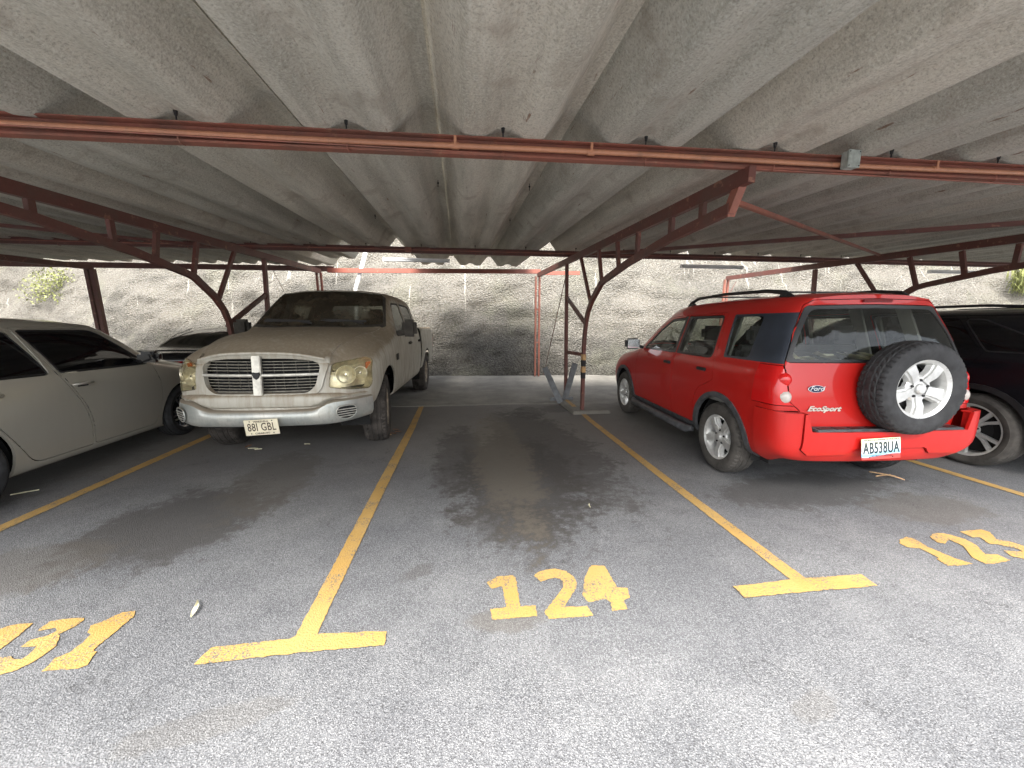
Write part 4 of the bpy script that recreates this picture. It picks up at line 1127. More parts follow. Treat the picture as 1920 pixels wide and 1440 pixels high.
    for s in (-1, 1):
        m = MB(); m.lathe([(0, -.006), (.011, -.005), (.012, .004)], 14, 'x'); m.build('parking_sensor', P, t, smooth=30, loc=(-.822, s*.50, .50)); 
        m = MB(); m.lathe([(0, -.006), (.011, -.005), (.012, .004)], 14, 'x'); m.build('parking_sensor', P, t, smooth=30, loc=(-.838, s*.30, .49))
    m = MB(); m.box((-.815, .66, .52), (.04, .16, .20), rot=Matrix.Rotation(rad(28), 3, 'Z')); 
    # plate
    pl = bpy.data.objects.new('number_plate', None); COL.objects.link(pl); pl.parent = t; pl.location = (-.890, .125, .487); pl.rotation_euler = (rad(-2.5), rad(6), 0)
    MB().box((0, 0, 0), (.004, .305, .155)).build('plate_base', M_PLATE_RB, pl, bevel=.003)
    R_ = (rad(90), 0, rad(-90))
    text_mesh('plate_number', 'AB538UA', .115, M_INK, pl, (-.0035, 0, .004), R_, .001, sx=.56, bold=.002, spacing=1.08)
    text_mesh('plate_caption', 'REPÚBLICA BOLIVARIANA DE VENEZUELA', .0145, M_INK, pl, (-.0035, 0, .066), R_, .0005)
    text_mesh('plate_caption', 'DISTRITO CAPITAL', .020, M_INK, pl, (-.0035, 0, -.052), R_, .0005)
    for s in (-1, 1): MB().lathe([(0, -.004), (.006, -.003), (.006, .002)], 10, 'x').build('plate_screw', M_BLACKIRON, pl, loc=(0, s*.09, -.062))
    # spare
    sp = bpy.data.objects.new('spare_wheel', None); COL.objects.link(sp); sp.parent = t; sp.location = (-.735-.118, -.075, .930); sp.rotation_euler = (0, 0, rad(90))
    tyre_mesh(.340, .21, .205, M_RUBBER, sp, 'block'); rim_obj(.203, .088, (5, 'five'), M_ALLOY, sp)
    m = MB(); m.tube([(-.66, -.075, .930), (-.84, -.075, .930)], .07, 16); m.build('spare_carrier', M_TRIM, t)
    # wheels
    for x in (0, 2.49):
        for s in (1, -1): wheel(t, x, s*.722, .332, .205, .205, (5, 'five'), M_RUBBERD if s > 0 else M_RUBBER, M_ALLOY, s)
    under(t, -.50, 3.0, .775, .24, (0, 2.49), .332)
    # running boards
    for s in (1, -1): MB().tube([(.40, s*.83, .30), (.46, s*.87, .285), (1.95, s*.87, .285), (2.05, s*.83, .30)], [.03, .042, .042, .03], 12).build('side_step', M_TRIMG, t, smooth=40)
    # roof rails with feet
    for s in (1, -1):
        r = MB().tube([(-.36, s*.505, 1.605), (-.30, s*.515, 1.645), (-.1, s*.525, 1.672), (.5, s*.53, 1.690), (1.0, s*.525, 1.678), (1.16, s*.515, 1.640), (1.22, s*.51, 1.595)], [.022, .020, .017, .015, .017, .021, .024], 10).build('roof_rail', M_TRIM, t, smooth=50)
        for x, z in ((-.30, 1.628), (1.14, 1.612)): MB().box((x, s*.513, z), (.11, .045, .05), taper=.7).build('rail_foot', M_TRIM, r, bevel=.01)
    for x in (.12, .82): MB().beam((x, -.52, 1.684), (x, .52, 1.684), .05, .014, up=(0, 0, 1)).build('roof_bar', M_TRIM, t, bevel=.004)
    # mirrors, handles
    for s in (1, -1):
        mr = MB().box((1.90, s*.945, 1.12), (.10, .20, .15)).build('door_mirror', M_TRIM, (dl[0], dl[1])[0 if s > 0 else 1], bevel=.03)
        MB().box((1.846, s*.945, 1.12), (.004, .165, .118)).build('mirror_glass', M_CHROME, (dl[0], dl[1])[0 if s > 0 else 1], bevel=.001)
        MB().beam((1.90, s*.79, 1.07), (1.90, s*.88, 1.09), .05, .04).build('mirror_arm', M_TRIM, (dl[0], dl[1])[0 if s > 0 else 1])
        for (x, d) in ((1.04, dl), (.30, dr)):
            MB().box((x, s*.842, .945), (.15, .03, .032)).build('handle', M_TRIM, d[0 if s > 0 else 1], bevel=.008)
    # third brake lamp, wiper, rear badge and name
    q, qn = k.surf(0, 0, 1.562); MB().box((q.x-.002, 0, 1.562), (.02, .25, .024), rot=Matrix.Rotation(rad(-16), 3, 'Y')).build('brake_lamp', simple('dark_red_lens', (.16, .006, .008), .15), tail, bevel=.008)
    fe = bpy.data.objects.new('oval_badge', None); COL.objects.link(fe); fe.parent = t; fe.location = (k.surf(0, .53, .905)[0].x-.004, .53, .905); fe.rotation_euler = (0, 0, rad(-5))
    MB().lathe([(0, -.005), (.040, -.0045), (.0415, 0), (.0415, .005)], 32, 'x').build('oval_rim', M_CHROME, fe, smooth=35).scale = (1, 1.55, .68)
    MB().lathe([(0, -.0066), (.036, -.006), (.0362, 0)], 32, 'x').build('oval_field', simple('badge_blue', (.004, .012, .045), .2), fe, smooth=35).scale = (1, 1.55, .68)
    text_mesh('oval_script', 'Ford', .046, M_CHROME, fe, (-.0080, 0, .002), R_, .0007, shear=.35, sx=1.15, bold=.0008)
    text_mesh('model_script', 'EcoSport', .052, M_CHROMED, t, (k.surf(0, .47, .755)[0].x-.006, .47, .755), (rad(90), 0, rad(-94)), .003, shear=.4, sx=1.25, bold=.0016)
    # interior: seats seen through the panes
    inn = bpy.data.objects.new('interior', None); COL.objects.link(inn); inn.parent = t
    def seat(x, y, w):
        m = MB(); m.box((x, y, .62), (.48, w, .16)); m.box((x-.24, y, .92), (.14, w, .56), rot=Matrix.Rotation(rad(-14), 3, 'Y')); m.build('seat', M_SEAT, inn, bevel=.05)
        for yy in ((y,) if w < .7 else (y-.42, y+.42)):
            MB().box((x-.33, yy, 1.285), (.10, .26, .17)).build('headrest', M_SEAT, inn, bevel=.04)
    seat(1.25, .38, .48); seat(1.25, -.38, .48); seat(.42, 0, 1.25)
    MB().box((1.15, 0, .40), (2.9, 1.40, .10)).build('cabin_floor', M_SEAT, inn)
    MB().box((1.95, 0, .92), (.35, 1.36, .22)).build('dashboard', M_SEAT, inn, bevel=.05)
    m = MB(); m.lathe([(.165, -.012), (.18, 0), (.165, .012), (.15, 0)], 24, 'x', closed=True); m.build('steering_wheel', M_TRIM, inn, smooth=60, loc=(1.72, .38, .98), rot=(0, rad(-22), 0))
    m = MB()
    for s in (1, -1):
        m.beam((-.42, s*.66, 1.06), (-.33, s*.50, 1.545), .10, .02, up=(0, s, 0)); m.beam((.12, s*.72, 1.06), (.15, s*.57, 1.53), .12, .02, up=(0, s, 0)); m.beam((.93, s*.73, 1.06), (.91, s*.58, 1.53), .09, .02, up=(0, s, 0))
        m.beam((-.45, s*.75, .85), (1.9, s*.75, .85), .02, .40)
    m.build('pillar_lining', M_LINER, inn)
    m = MB(); m.box((.4, 0, 1.583), (1.6, 1.0, .012)); m.build('roof_lining', M_LINER, inn)
    MB().box((-.36, 0, .98), (.40, 1.22, .02)).build('parcel_shelf', M_SEAT, inn)
    pp_ = MB(); rd_ = random.Random(5)
    for i in range(9):
        x, y = -.50+rd_.uniform(-.03, .05), .50-.09*i+rd_.uniform(-.03, .03); a = rd_.uniform(-.6, .6)
        q = [Vector((rd_.uniform(-.02, .02), -.10, 0)), Vector((.12, -.08, .03)), Vector((.10, .08, .055)), Vector((-.02, .09, .03+rd_.uniform(0, .05)))]
        Rz = Matrix.Rotation(a, 3, 'Z'); q = [Rz @ p+Vector((x, y, 1.06+rd_.uniform(0, .05))) for p in q]; pp_.add(q, [(0, 1, 2, 3)])
    o = pp_.build('crumpled_paper', M_PAPER); o.parent = inn
    for o_ in [x for x in bpy.data.objects if x.parent == inn and x.name.startswith('crumpled_paper')]: pass
    return t
M_INK = simple('dark_plate_ink', (0.015, 0.03, 0.035), 0.5)
M_PAPER = simple('old_cream_paper', (0.62, 0.58, 0.46), 0.9, var=0.15)
def m_plate():
    n = NT('tricolour_plate'); v = n.coord(); z = n.xyz(v)[2]; y = n.xyz(v)[1]
    zz = n.math('ADD', z, n.math('MULTIPLY', n.math('SINE', n.math('MULTIPLY', y, 14.0)), .010))
    c = n.mix(n.ramp(zz, -.040, -.052), (0.72, 0.76, 0.78), (0.55, 0.06, 0.05))
    c = n.mix(n.math('MULTIPLY', n.ramp(zz, -.01, -.035), n.ramp(zz, -.055, -.042)), c, (0.25, 0.55, 0.72))
    c = n.mix(n.ramp(zz, .0, .06, 0, .55), c, (0.82, 0.74, 0.30))
    return n.done(n.bsdf(c, .4))
M_PLATE_RB = m_plate()
# ------------------------------------------------------------------ dusty pickup
def fixn(o):
    b = bmesh.new(); b.from_mesh(o.data); bmesh.ops.recalc_face_normals(b, faces=b.faces); b.to_mesh(o.data); b.free(); return o
def sweep(path, sec, closed_sec=True):
    """path: list of (x, y, yaw, scale); sec: list of (outward, z)"""
    v, f = [], []; n = len(sec)
    for (x, y, a, *r) in path:
        k = r[0] if r else 0.0
        for i, (o, z) in enumerate(sec):
            zz = z+ (k*(z-sec[0][1]) if k else 0)
            v.append((x+o*math.cos(a), y+o*math.sin(a), zz))
    for i in range(len(path)-1):
        for q in range(n if closed_sec else n-1): a = i*n+q; b = i*n+(q+1) % n; f.append((a, b, b+n, a+n))
    if closed_sec: f.append(tuple(range(n))); f.append(tuple(range((len(path)-1)*n, len(path)*n))[::-1])
    return v, f
M_SLAT = simple('dusty_grille_slat', (0.30, 0.28, 0.23), 0.6, 0.2, 0.25, 25)
M_INK2 = simple('brown_plate_ink', (0.05, 0.03, 0.02), 0.6)
M_PLATEC = simple('cream_plate', (0.66, 0.60, 0.44), 0.5, var=0.08)
M_WSCREEN = m_glass('dusty_windscreen', (0.20, 0.205, 0.19), 0.06, dirt=0.75, dcol=(0.12, 0.098, 0.070))
M_DUSTTRIM = simple('dusty_black_plastic', (0.045, 0.040, 0.033), 0.8, var=0.4, vscale=12)
M_REFL = simple('lamp_reflector', (0.74, 0.69, 0.55), 0.32, 0.55, 0.15, 30)
M_LENSC = m_glass('clear_lamp_lens', (0.92, 0.90, 0.80), 0.03, dirt=0.10, dcol=(0.5, 0.44, 0.30))
def build_truck():
    t = thing('parked_pickup_truck', 'dust covered pale pickup truck facing the camera beside the empty stall', 'pickup truck', (-1.835, 4.78, 0), rad(-92.6))
    P = M_TRUCK
    def st(x, ys, zs, dx=None):
        dx = dx or [0]*11; return [(x+dx[i], ys[i], zs[i]) for i in range(11)]
    Yc = [.80, .91, .955, .975, .968, .940, .860, .760, .680, .38, 0]
    Zc = [.44, .47, .62, .86, 1.07, 1.235, 1.50, 1.765, 1.835, 1.872, 1.880]
    S = [
     st(-2.84, [.78, .88, .93, .95, .945, .915, .835, .73, .64, .36, 0], [.44, .47, .62, .86, 1.07, 1.235, 1.49, 1.74, 1.80, 1.83, 1.84], [0]*6+[.03, .07, .10, .08, .07]),
     st(-2.62, Yc, [.44, .47, .62, .86, 1.07, 1.235, 1.50, 1.76, 1.825, 1.86, 1.87]),
     st(-1.90, Yc, Zc), st(-1.40, Yc, Zc),
     st(-1.14, Yc, [.44, .47, .62, .86, 1.07, 1.235, 1.49, 1.735, 1.805, 1.845, 1.855], [0]*7+[-.02, 0, .04, .05]),
     st(-.84, [.80, .91, .955, .975, .970, .945, .885, .80, .72, .39, 0], [.44, .47, .62, .86, 1.07, 1.235, 1.40, 1.535, 1.59, 1.632, 1.645], [0]*7+[.0, .02, .10, .13]),
     st(-.56, [.80, .91, .955, .978, .975, .955, .915, .845, .775, .41, 0], [.44, .47, .62, .86, 1.06, 1.215, 1.275, 1.325, 1.35, 1.375, 1.385], [0]*7+[.0, .06, .16, .20]),
     st(-.34, [.80, .91, .96, .985, .982, .960, .915, .840, .765, .43, 0], [.44, .47, .62, .86, 1.04, 1.165, 1.225, 1.265, 1.295, 1.335, 1.345], [0]*8+[.05, .14, .18]),
     st(.05, [.80, .92, .975, .995, .990, .962, .905, .825, .745, .43, 0], [.46, .50, .64, .85, 1.01, 1.115, 1.175, 1.215, 1.265, 1.325, 1.340]),
     st(.38, [.80, .92, .970, .988, .982, .945, .880, .795, .705, .41, 0], [.50, .54, .66, .83, .97, 1.06, 1.115, 1.15, 1.205, 1.285, 1.305]),
     st(.58, [.78, .88, .925, .935, .925, .885, .820, .735, .650, .38, 0], [.52, .56, .66, .80, .93, 1.015, 1.065, 1.095, 1.150, 1.225, 1.245], [0]*8+[.0, .05, .08]),
     st(.69, [.71, .80, .840, .850, .838, .795, .735, .665, .590, .35, 0], [.54, .58, .67, .79, .90, .975, 1.02, 1.048, 1.095, 1.155, 1.172], [0]*8+[.03, .10, .13]),
     st(.76, [.66, .75, .800, .810, .795, .745, .680, .610, .555, .33, 0], [.55, .59, .67, .78, .88, .945, .985, 1.012, 1.055, 1.105, 1.120], [0]*6+[.01, .03, .07, .135, .155]),
    ]
    g = body_grids(S, [(0.93, .02), (0.6, .035), (0, .04)], [(0.94, .05), (0.85, .085), (0.6, .125), (0.3, .155), (0, .165)], 8, 0.05, 0.045)
    k = Skin(g)
    k.cut('arch', arch(0, .43, .475, .30, rx=.49), 'y', lambda c, n: c.z < 1.1 and abs(n.y) > .1)
    fd = rounded([(-.66, .52), (-.64, 1.0), (-.63, 1.22), (-1.14, 1.715), (-1.64, 1.73), (-1.68, 1.2), (-1.70, .52)], .04)
    rd = rounded([(-1.715, .52), (-1.695, 1.2), (-1.655, 1.73), (-2.50, 1.72), (-2.62, 1.25), (-2.64, .52)], .04)
    fg = rounded([(-.76, 1.245), (-1.165, 1.675), (-1.60, 1.69), (-1.625, 1.245)], .04)
    rg = rounded([(-1.745, 1.245), (-1.715, 1.69), (-2.44, 1.68), (-2.53, 1.245)], .05)
    k.cut('front_door', fd, 'y', side); k.cut('rear_door', rd, 'y', side)
    k.cut('front_frame', inset(fg, -.02), 'y', side); k.cut('front_glass', fg, 'y', side)
    k.cut('rear_frame', inset(rg, -.02), 'y', side); k.cut('rear_glass', rg, 'y', side)
    k.cut('rear_window', rounded([(-1, 1.32), (.66, 1.32), (.60, 1.72), (-1, 1.74)], .05), 'x', lambda c, n: c.x < -2.6)
    scr = lambda c, n: n.x > .22 and n.z > .1 and c.z > 1.20 and c.x < -.2
    k.cut('screen_seal', [(-1.20, -.1), (-1.245, .62), (-1.17, .725), (-.62, .835), (-.53, .80), (-.30, .40), (-.26, -.1)], 'z', scr)
    k.cut('screen', [(-1.155, -.1), (-1.20, .60), (-1.14, .690), (-.635, .800), (-.575, .77), (-.36, .38), (-.32, -.1)], 'z', scr)
    k.cut('hood', [(-.50, .79), (-.28, -.1), (1.2, -.1), (1.2, .60), (.70, .600), (.2, .70)], 'z', lambda c, n: (k.cur == 1 or c.x < .5) and n.z > 0 and c.x > -.55 and c.z > 1.0, only=[0])
    k.cut('grille', rounded([(-.1, .735), (.415, .735), (.490, .80), (.530, .985), (.470, 1.045), (.30, 1.068), (-.1, 1.075)], .04), 'x', lambda c, n: n.x > .3 and c.x > .6)
    k.cut('surround', rounded([(-.1, .690), (.46, .690), (.545, .77), (.600, .99), (.59, 1.2), (-.1, 1.22)], .03), 'x', lambda c, n: k.cur == 0 and c.x > .655, only=[0])
    k.cut('lamp', rounded([(.600, .775), (.915, .725), (.942, .78), (.937, 1.020), (.88, 1.055), (.622, 1.005)], .03), 'x', lambda c, n: n.x > .12 and c.x > .3, only=[0])
    k.extract(None, [P], t, depth=.02, objname='body')
    dl = k.extract('front_door', [P], t, 'pair', gap=.003, depth=.02, objname='front_door'); dr = k.extract('rear_door', [P], t, 'pair', gap=.003, depth=.02, objname='rear_door')
    for (fr, gl, d) in (('front_frame', 'front_glass', dl), ('rear_frame', 'rear_glass', dr)):
        for i, m_ in enumerate(('left', 'right')):
            k.extract(fr, [M_DUSTTRIM], d[i], m_, off=.003, depth=.012, objname='window_frame'); k.extract(gl, [M_DWIN], d[i], m_, off=.008, objname='window')
    k.extract('screen_seal', [M_DUSTTRIM], t, off=.002, depth=.01, objname='windscreen_seal'); k.extract('screen', [M_WSCREEN], t, off=.006, objname='windscreen')
    k.extract('rear_window', [M_PRIV], t, off=.006, objname='rear_window')
    k.extract('hood', [P], t, gap=.004, depth=.03, objname='hood')
    sr = k.extract('surround', [P], t, gap=.002, off=-.018, depth=.05, objname='grille_surround')
    # grille: dark recess, slats, crossed bars
    gr = bpy.data.objects.new('grille', None); COL.objects.link(gr); gr.parent = t
    def gx(y, z): return .942-.10*(y/.6)**2-.05*(z-.9)
    m = MB(); m.box((.72, 0, .90), (.03, 1.06, .42)); m.build('grille_recess', M_WELL, gr)
    def hw(z): return np.interp(z, [.735, .80, .985, 1.045, 1.075], [.43, .495, .53, .47, .30])
    for i in range(12):
        z = .752+i*.0285
        if abs(z-.912) < .02: continue
        w = hw(z)+.005; pts = [(gx(y, z)-.045, y, z) for y in np.linspace(-w, w, 13)]
        m = MB()
        for a, b in zip(pts[:-1], pts[1:]): m.beam(a, b, .022, .0046)
        m.build('slat', M_SLAT, gr)
    for y in (-.42, -.31, -.20, -.12, .12, .20, .31, .42): MB().beam((gx(y, .9)-.062, y, .745), (gx(y, .9)-.062, y, 1.04), .006, .012, up=(1, 0, 0)).build('grille_rib', M_DUSTTRIM, gr)
    w = hw(.912)+.01; vv_, ff_ = sweep([(gx(y, .912)-.006, y, 0) for y in np.linspace(-w, w, 17)], [(-.02, .900), (.014, .898), (.020, .905), (.020, .919), (.014, .926), (-.02, .924)])
    fixn(mesh('cross_bar', vv_, ff_, M_CHROMED, gr, smooth=50))
    ex = pchip([0, .33, .555], [[.915, 1.120], [.895, 1.105], [.83, 1.055]], np.linspace(0, .57, 14)); hl = [(float(a)+.004, float(y), float(b)) for (a, b), y in zip(ex, np.linspace(0, .57, 14))]
    MB().tube([(a, -y, b) for a, y, b in hl[::-1]]+hl[1:], .019, 10).build('hood_lip', M_TRUCK2, sr, smooth=60)
    MB().beam((gx(0, .73)+.002, 0, .725), (gx(0, 1.09)+.002, 0, 1.095), .078, .04, up=(1, 0, 0)).build('centre_bar', M_CHROMED, gr, bevel=.006)
    m = MB()                                                        # dark shield emblem
    sh = [(0, -.038), (.022, -.022), (.036, .012), (.030, .034), (.0, .028), (-.030, .034), (-.036, .012), (-.022, -.022)]
    v = [(.0, y, z) for y, z in sh]+[(.012, y*.9, z*.9) for y, z in sh]; m.add(v, [tuple(range(8, 16))]+[(i, (i+1) % 8, 8+(i+1) % 8, 8+i) for i in range(8)])
    m.build('shield_emblem', M_BLACKIRON, gr, loc=(gx(0, .912)+.022, 0, .912))
    # lamps: bowl, two reflectors, orange marker, clear lens
    lamps = k.extract('lamp', [M_LENSC], t, 'pair', gap=.004, off=-.004, objname='headlight', depth=.012)
    for o, s in zip(lamps, (1, -1)):
        k.extract('lamp', [M_REFL], o, 'left' if s > 0 else 'right', gap=.006, off=.095, depth=-.090, objname='lamp_bowl')
        for (x, y, z, r, a) in ((.705, .725, .885, .092, 18), (.645, .845, .895, .068, 40)):
            prof = [(.006, -.035), (r*.35, -.034), (r*.38, -.030), (r*.6, -.022), (r*.62, -.018), (r*.85, -.004), (r*.97, .012), (r*1.03, .012), (r*1.03, -.02)]
            MB().lathe([(q, tt) for q, tt in prof], 28, 'x').build('reflector', M_REFL, o, smooth=35, loc=(x+.02, s*y, z), rot=(0, 0, s*rad(a)))
            MB().lathe([(0, .012), (.012, .01), (.016, -.02)], 12, 'x').build('bulb', M_CHROME, o, smooth=40, loc=(x+.02, s*y, z), rot=(0, 0, s*rad(a)))
        m = MB(); m.box((.50, s*.895, .90), (.075, .030, .19), rot=Matrix.Rotation(s*rad(-62), 3, 'Z')); m.build('side_marker', M_LENSO, o, bevel=.008)
    # bumper
    def bpath(n=41, wy=.925):
        out = []
        for i in range(n):
            y = -wy+2*wy*i/(n-1); q = abs(y)/wy
            x = .950-.05*q**2-.23*max(0, q-.60)**2/.16-.08*q**8
            out.append((x, y))
        res = []
        for i, (x, y) in enumerate(out):
            a = out[max(0, i-1)]; b = out[min(n-1, i+1)]; tx, ty = b[0]-a[0], b[1]-a[1]; L = math.hypot(tx, ty); res.append((x, y, math.atan2(-tx/L, ty/L)))
        return res
    bmp = bpy.data.objects.new('front_bumper', None); COL.objects.link(bmp); bmp.parent = t
    path = bpath()
    v, f = [], []
    for (x, y, a) in path:
        q = abs(y)/.925; e = 1/(1+math.exp(-(q-.60)*28)); top = .575+.085*e; low = .42+.025*q**3
        sec = [(-.10, low+.02), (-.02, low), (.006, low+.02), (.022, low+.06), (.026, low+(top-low)*.6), (.014, top-.015), (-.004, top), (-.06, top+.004), (-.10, top-.01)]
        for o, z in sec: v.append((x+o*math.cos(a), y+o*math.sin(a), z))
    n = 9
    for i in range(len(path)-1):
        for q in range(n): a = i*n+q; b = i*n+(q+1) % n; f.append((a, b, b+n, a+n))
    f.append(tuple(range(n))[::-1]); f.append(tuple(range((len(path)-1)*n, len(path)*n)))
    fixn(mesh('bumper_bar', v, f, M_BUMPER, bmp, smooth=40))
    v, f = [], []
    for (x, y, a) in path:
        q = abs(y)/.925; e = 1/(1+math.exp(-(q-.60)*28)); low = .598+.075*e; top = .735-.02*q**2
        sec = [(-.12, low), (-.025, low), (-.004, low+.012), (.004, low+.035*(1-.4*e)), (.0, top-.035), (-.012, top-.012), (-.035, top), (-.13, top+.002)]
        for o, z in sec: v.append((x+o*math.cos(a), y+o*math.sin(a), z))
    n = 8
    for i in range(len(path)-1):
        for q in range(n): a = i*n+q; b = i*n+(q+1) % n; f.append((a, b, b+n, a+n))
    f.append(tuple(range(n))[::-1]); f.append(tuple(range((len(path)-1)*n, len(path)*n)))
    fixn(mesh('bumper_cap', v, f, M_TRUCK2, bmp, smooth=40))
    # dark slot between cap and grille, lower dark valance
    v, f = sweep([(x-.07, y*.93, a) for x, y, a in path], [(-.03, .66), (0, .66), (0, .76), (-.03, .76)]); fixn(mesh('bumper_filler', v, f, M_DUSTTRIM, bmp))
    # fog lamp intakes
    for s in (1, -1):
        i0 = [p for p in path if abs(p[1]-s*.745) < .03][0]; a = i0[2]
        e = bpy.data.objects.new('fog_lamp_intake', None); COL.objects.link(e); e.parent = bmp; e.location = (i0[0]+.031*math.cos(a), i0[1]+.031*math.sin(a), .545); e.rotation_euler = (0, rad(4), a)
        rm = []
        for j in range(28):
            th = 2*math.pi*j/28; zz = .075*math.sin(th); rm.append((0, .100*math.cos(th), zz if zz < .05 else .05+(zz-.05)*.3))
        m = MB(); m.tube(rm+rm[:1], .007, 8, caps=False); m.build('intake_rim', M_BUMPER, e, smooth=60)
        m = MB(); m.add([(.003, y, z) for x, y, z in rm], [tuple(range(28))]); m.build('intake_opening', M_WELL, e)
        for zz in (-.045, -.022, .001, .024): 
            w_ = .092*math.sqrt(max(.05, 1-(zz/.078)**2)); m = MB(); m.box((.008, 0, zz), (.008, 2*w_, .007)); m.build('intake_slat', M_CHROMED, e)
    # plate
    pl = bpy.data.objects.new('number_plate', None); COL.objects.link(pl); pl.parent = t; pl.location = (1.012, .03, .435); pl.rotation_euler = (rad(3), rad(4), 0)
    MB().box((0, 0, 0), (.004, .305, .152)).build('plate_base', M_PLATEC, pl, bevel=.003)
    R_ = (rad(90), 0, rad(90))
    text_mesh('plate_number', '88I GBL', .108, M_INK2, pl, (.0035, 0, .0), R_, .001, sx=.66, bold=.0008, spacing=1.08)
    text_mesh('plate_caption', 'VENEZUELA', .023, M_INK2, pl, (.0035, 0, .056), R_, .0005, bold=.0006, spacing=1.1)
    text_mesh('plate_caption', 'CARABOBO', .023, M_INK2, pl, (.0035, 0, -.058), R_, .0005, bold=.0006, spacing=1.1)
    for sy in (-1, 1):
        for z in (-.058, .060): MB().lathe([(0, .004), (.006, .003), (.006, -.002)], 10, 'x').build('plate_screw', M_BLACKIRON, pl, loc=(0, sy*.10, z))
    # bed
    bed = bpy.data.objects.new('truck_bed', None); COL.objects.link(bed); bed.parent = t
    def bs(x, kx=1.0, dz=0):
        return [(x, y*kx, z+dz) for y, z in ((.84, .52), (.93, .55), (.965, .68), (.985, .88), (.985, 1.05), (.972, 1.17), (.955, 1.285), (.93, 1.325), (.885, 1.33), (.868, 1.29), (.865, .80))]
    G_ = dense(np.array([bs(-4.72, .955), bs(-4.66, .985), bs(-4.4), bs(-3.9), bs(-3.4), bs(-2.885)]), .06, .05)
    kb = Skin([G_]); kb.cut('arch', arch(-3.57, .43, .475, .30, rx=.50), 'y', lambda c, n: c.z < 1.1 and c.y > .90)
    kb.extract(None, [P], bed, 'pair', depth=.015, objname='bed_side')
    MB().box((-4.70, 0, .95), (.06, 1.78, .66)).build('tailgate', P, bed, bevel=.02)
    MB().box((-2.905, 0, .98), (.03, 1.72, .66)).build('bed_front', P, bed); MB().box((-3.8, 0, .72), (1.8, 1.72, .05)).build('bed_floor', M_DUSTTRIM, bed)
    MB().box((-4.86, 0, .56), (.16, 1.8, .17)).build('rear_bumper', M_CHROMED, t, bevel=.02)
    for s in (1, -1): MB().box((-4.66, s*.955, .98), (.10, .03, .30)).build('tail_lamp', M_LENSR, t, bevel=.01)
    # wheels
    for x, st_ in ((0, rad(9)), (-3.57, 0)):
        for s in (1, -1): wheel(t, x, s*.825, .405, .26, .225, (5, 'plain'), M_RUBBERT, M_ALLOYD, s, steer=st_)
    under(t, -2.8, .70, .90, .42, (0,), .43); under(t, -4.6, -2.9, .90, .46, (-3.57,), .43)
    m = MB(); m.tube([(.05, -.75, .40), (.05, .75, .40)], .05, 12); m.lathe([(0, -.13), (.10, -.11), (.13, 0), (.10, .11), (0, .13)], 16, 'x', c=(.02, -.15, .36)); m.build('front_axle', M_WELL, t, smooth=40)
    MB().box((.62, 0, .43), (.25, 1.0, .12)).build('skid_panel', M_WELL, t)
    # mirrors, handles, wipers, aerial, badge
    for s in (1, -1):
        d = dl[0 if s > 0 else 1]
        MB().box((-.84, s*1.10, 1.335), (.13, .20, .24)).build('door_mirror', M_DUSTTRIM, d, bevel=.04); MB().beam((-.83, s*.93, 1.27), (-.84, s*1.03, 1.29), .08, .05).build('mirror_arm', M_DUSTTRIM, d)
        for x, dd in ((-1.56, dl), (-2.52, dr)): MB().box((x, s*.985, 1.10), (.17, .035, .045)).build('handle', M_DUSTTRIM, dd[0 if s > 0 else 1], bevel=.012)
        MB().box((-.52, s*.992, .965), (.11, .012, .085)).build('fender_badge', M_DUSTTRIM, t, bevel=.004)
    for y0, y1, xt in ((-.62, -.02, -.62), (.02, .66, -.64)):
        m = MB(); 
        for a, b in (((-.36, y1*.9+.02, 1.395), (-.44, (y0+y1)/2+.1, 1.432)), ((-.44, (y0+y1)/2+.1, 1.432), (-.47, y0, 1.428))): m.beam(a, b, .016, .02)
        m.beam((-.40, y1-.02, 1.425), (-.50, y0, 1.448), .012, .022); m.build('wiper', M_BLACKIRON, t)
    # interior
    inn = bpy.data.objects.new('interior', None); COL.objects.link(inn); inn.parent = t
    for y in (.40, -.40):
        m = MB(); m.box((-1.55, y, .95), (.5, .5, .18)); m.box((-1.80, y, 1.22), (.16, .5, .55), rot=Matrix.Rotation(rad(-12), 3, 'Y')); m.build('seat', M_SEAT, inn, bevel=.05); MB().box((-1.88, y, 1.55), (.10, .27, .16)).build('headrest', M_SEAT, inn, bevel=.04)
    MB().box((-2.45, 0, 1.12), (.18, 1.4, .5)).build('seat', M_SEAT, inn, bevel=.05)
    MB().box((-.95, 0, 1.22), (.40, 1.56, .14)).build('dashboard', M_SEAT, inn, bevel=.04)
    MB().box((-1.7, 0, .74), (2.1, 1.7, .06)).build('cabin_floor', M_SEAT, inn)
    m = MB(); m.lathe([(.175, -.012), (.19, 0), (.175, .012), (.16, 0)], 24, 'x', closed=True); m.build('steering_wheel', M_TRIM, inn, smooth=60, loc=(-1.20, .40, 1.28), rot=(0, rad(-25), 0))
    return t
M_DWIN = m_glass('dusty_side_window', (0.10, 0.105, 0.10), 0.05, dirt=0.35, dcol=(0.17, 0.15, 0.12))
M_RUBBERT = simple('dusty_truck_tyre_rubber', (0.040, 0.034, 0.029), 0.9, var=0.5, vscale=9, bump=0.3, bscale=120)
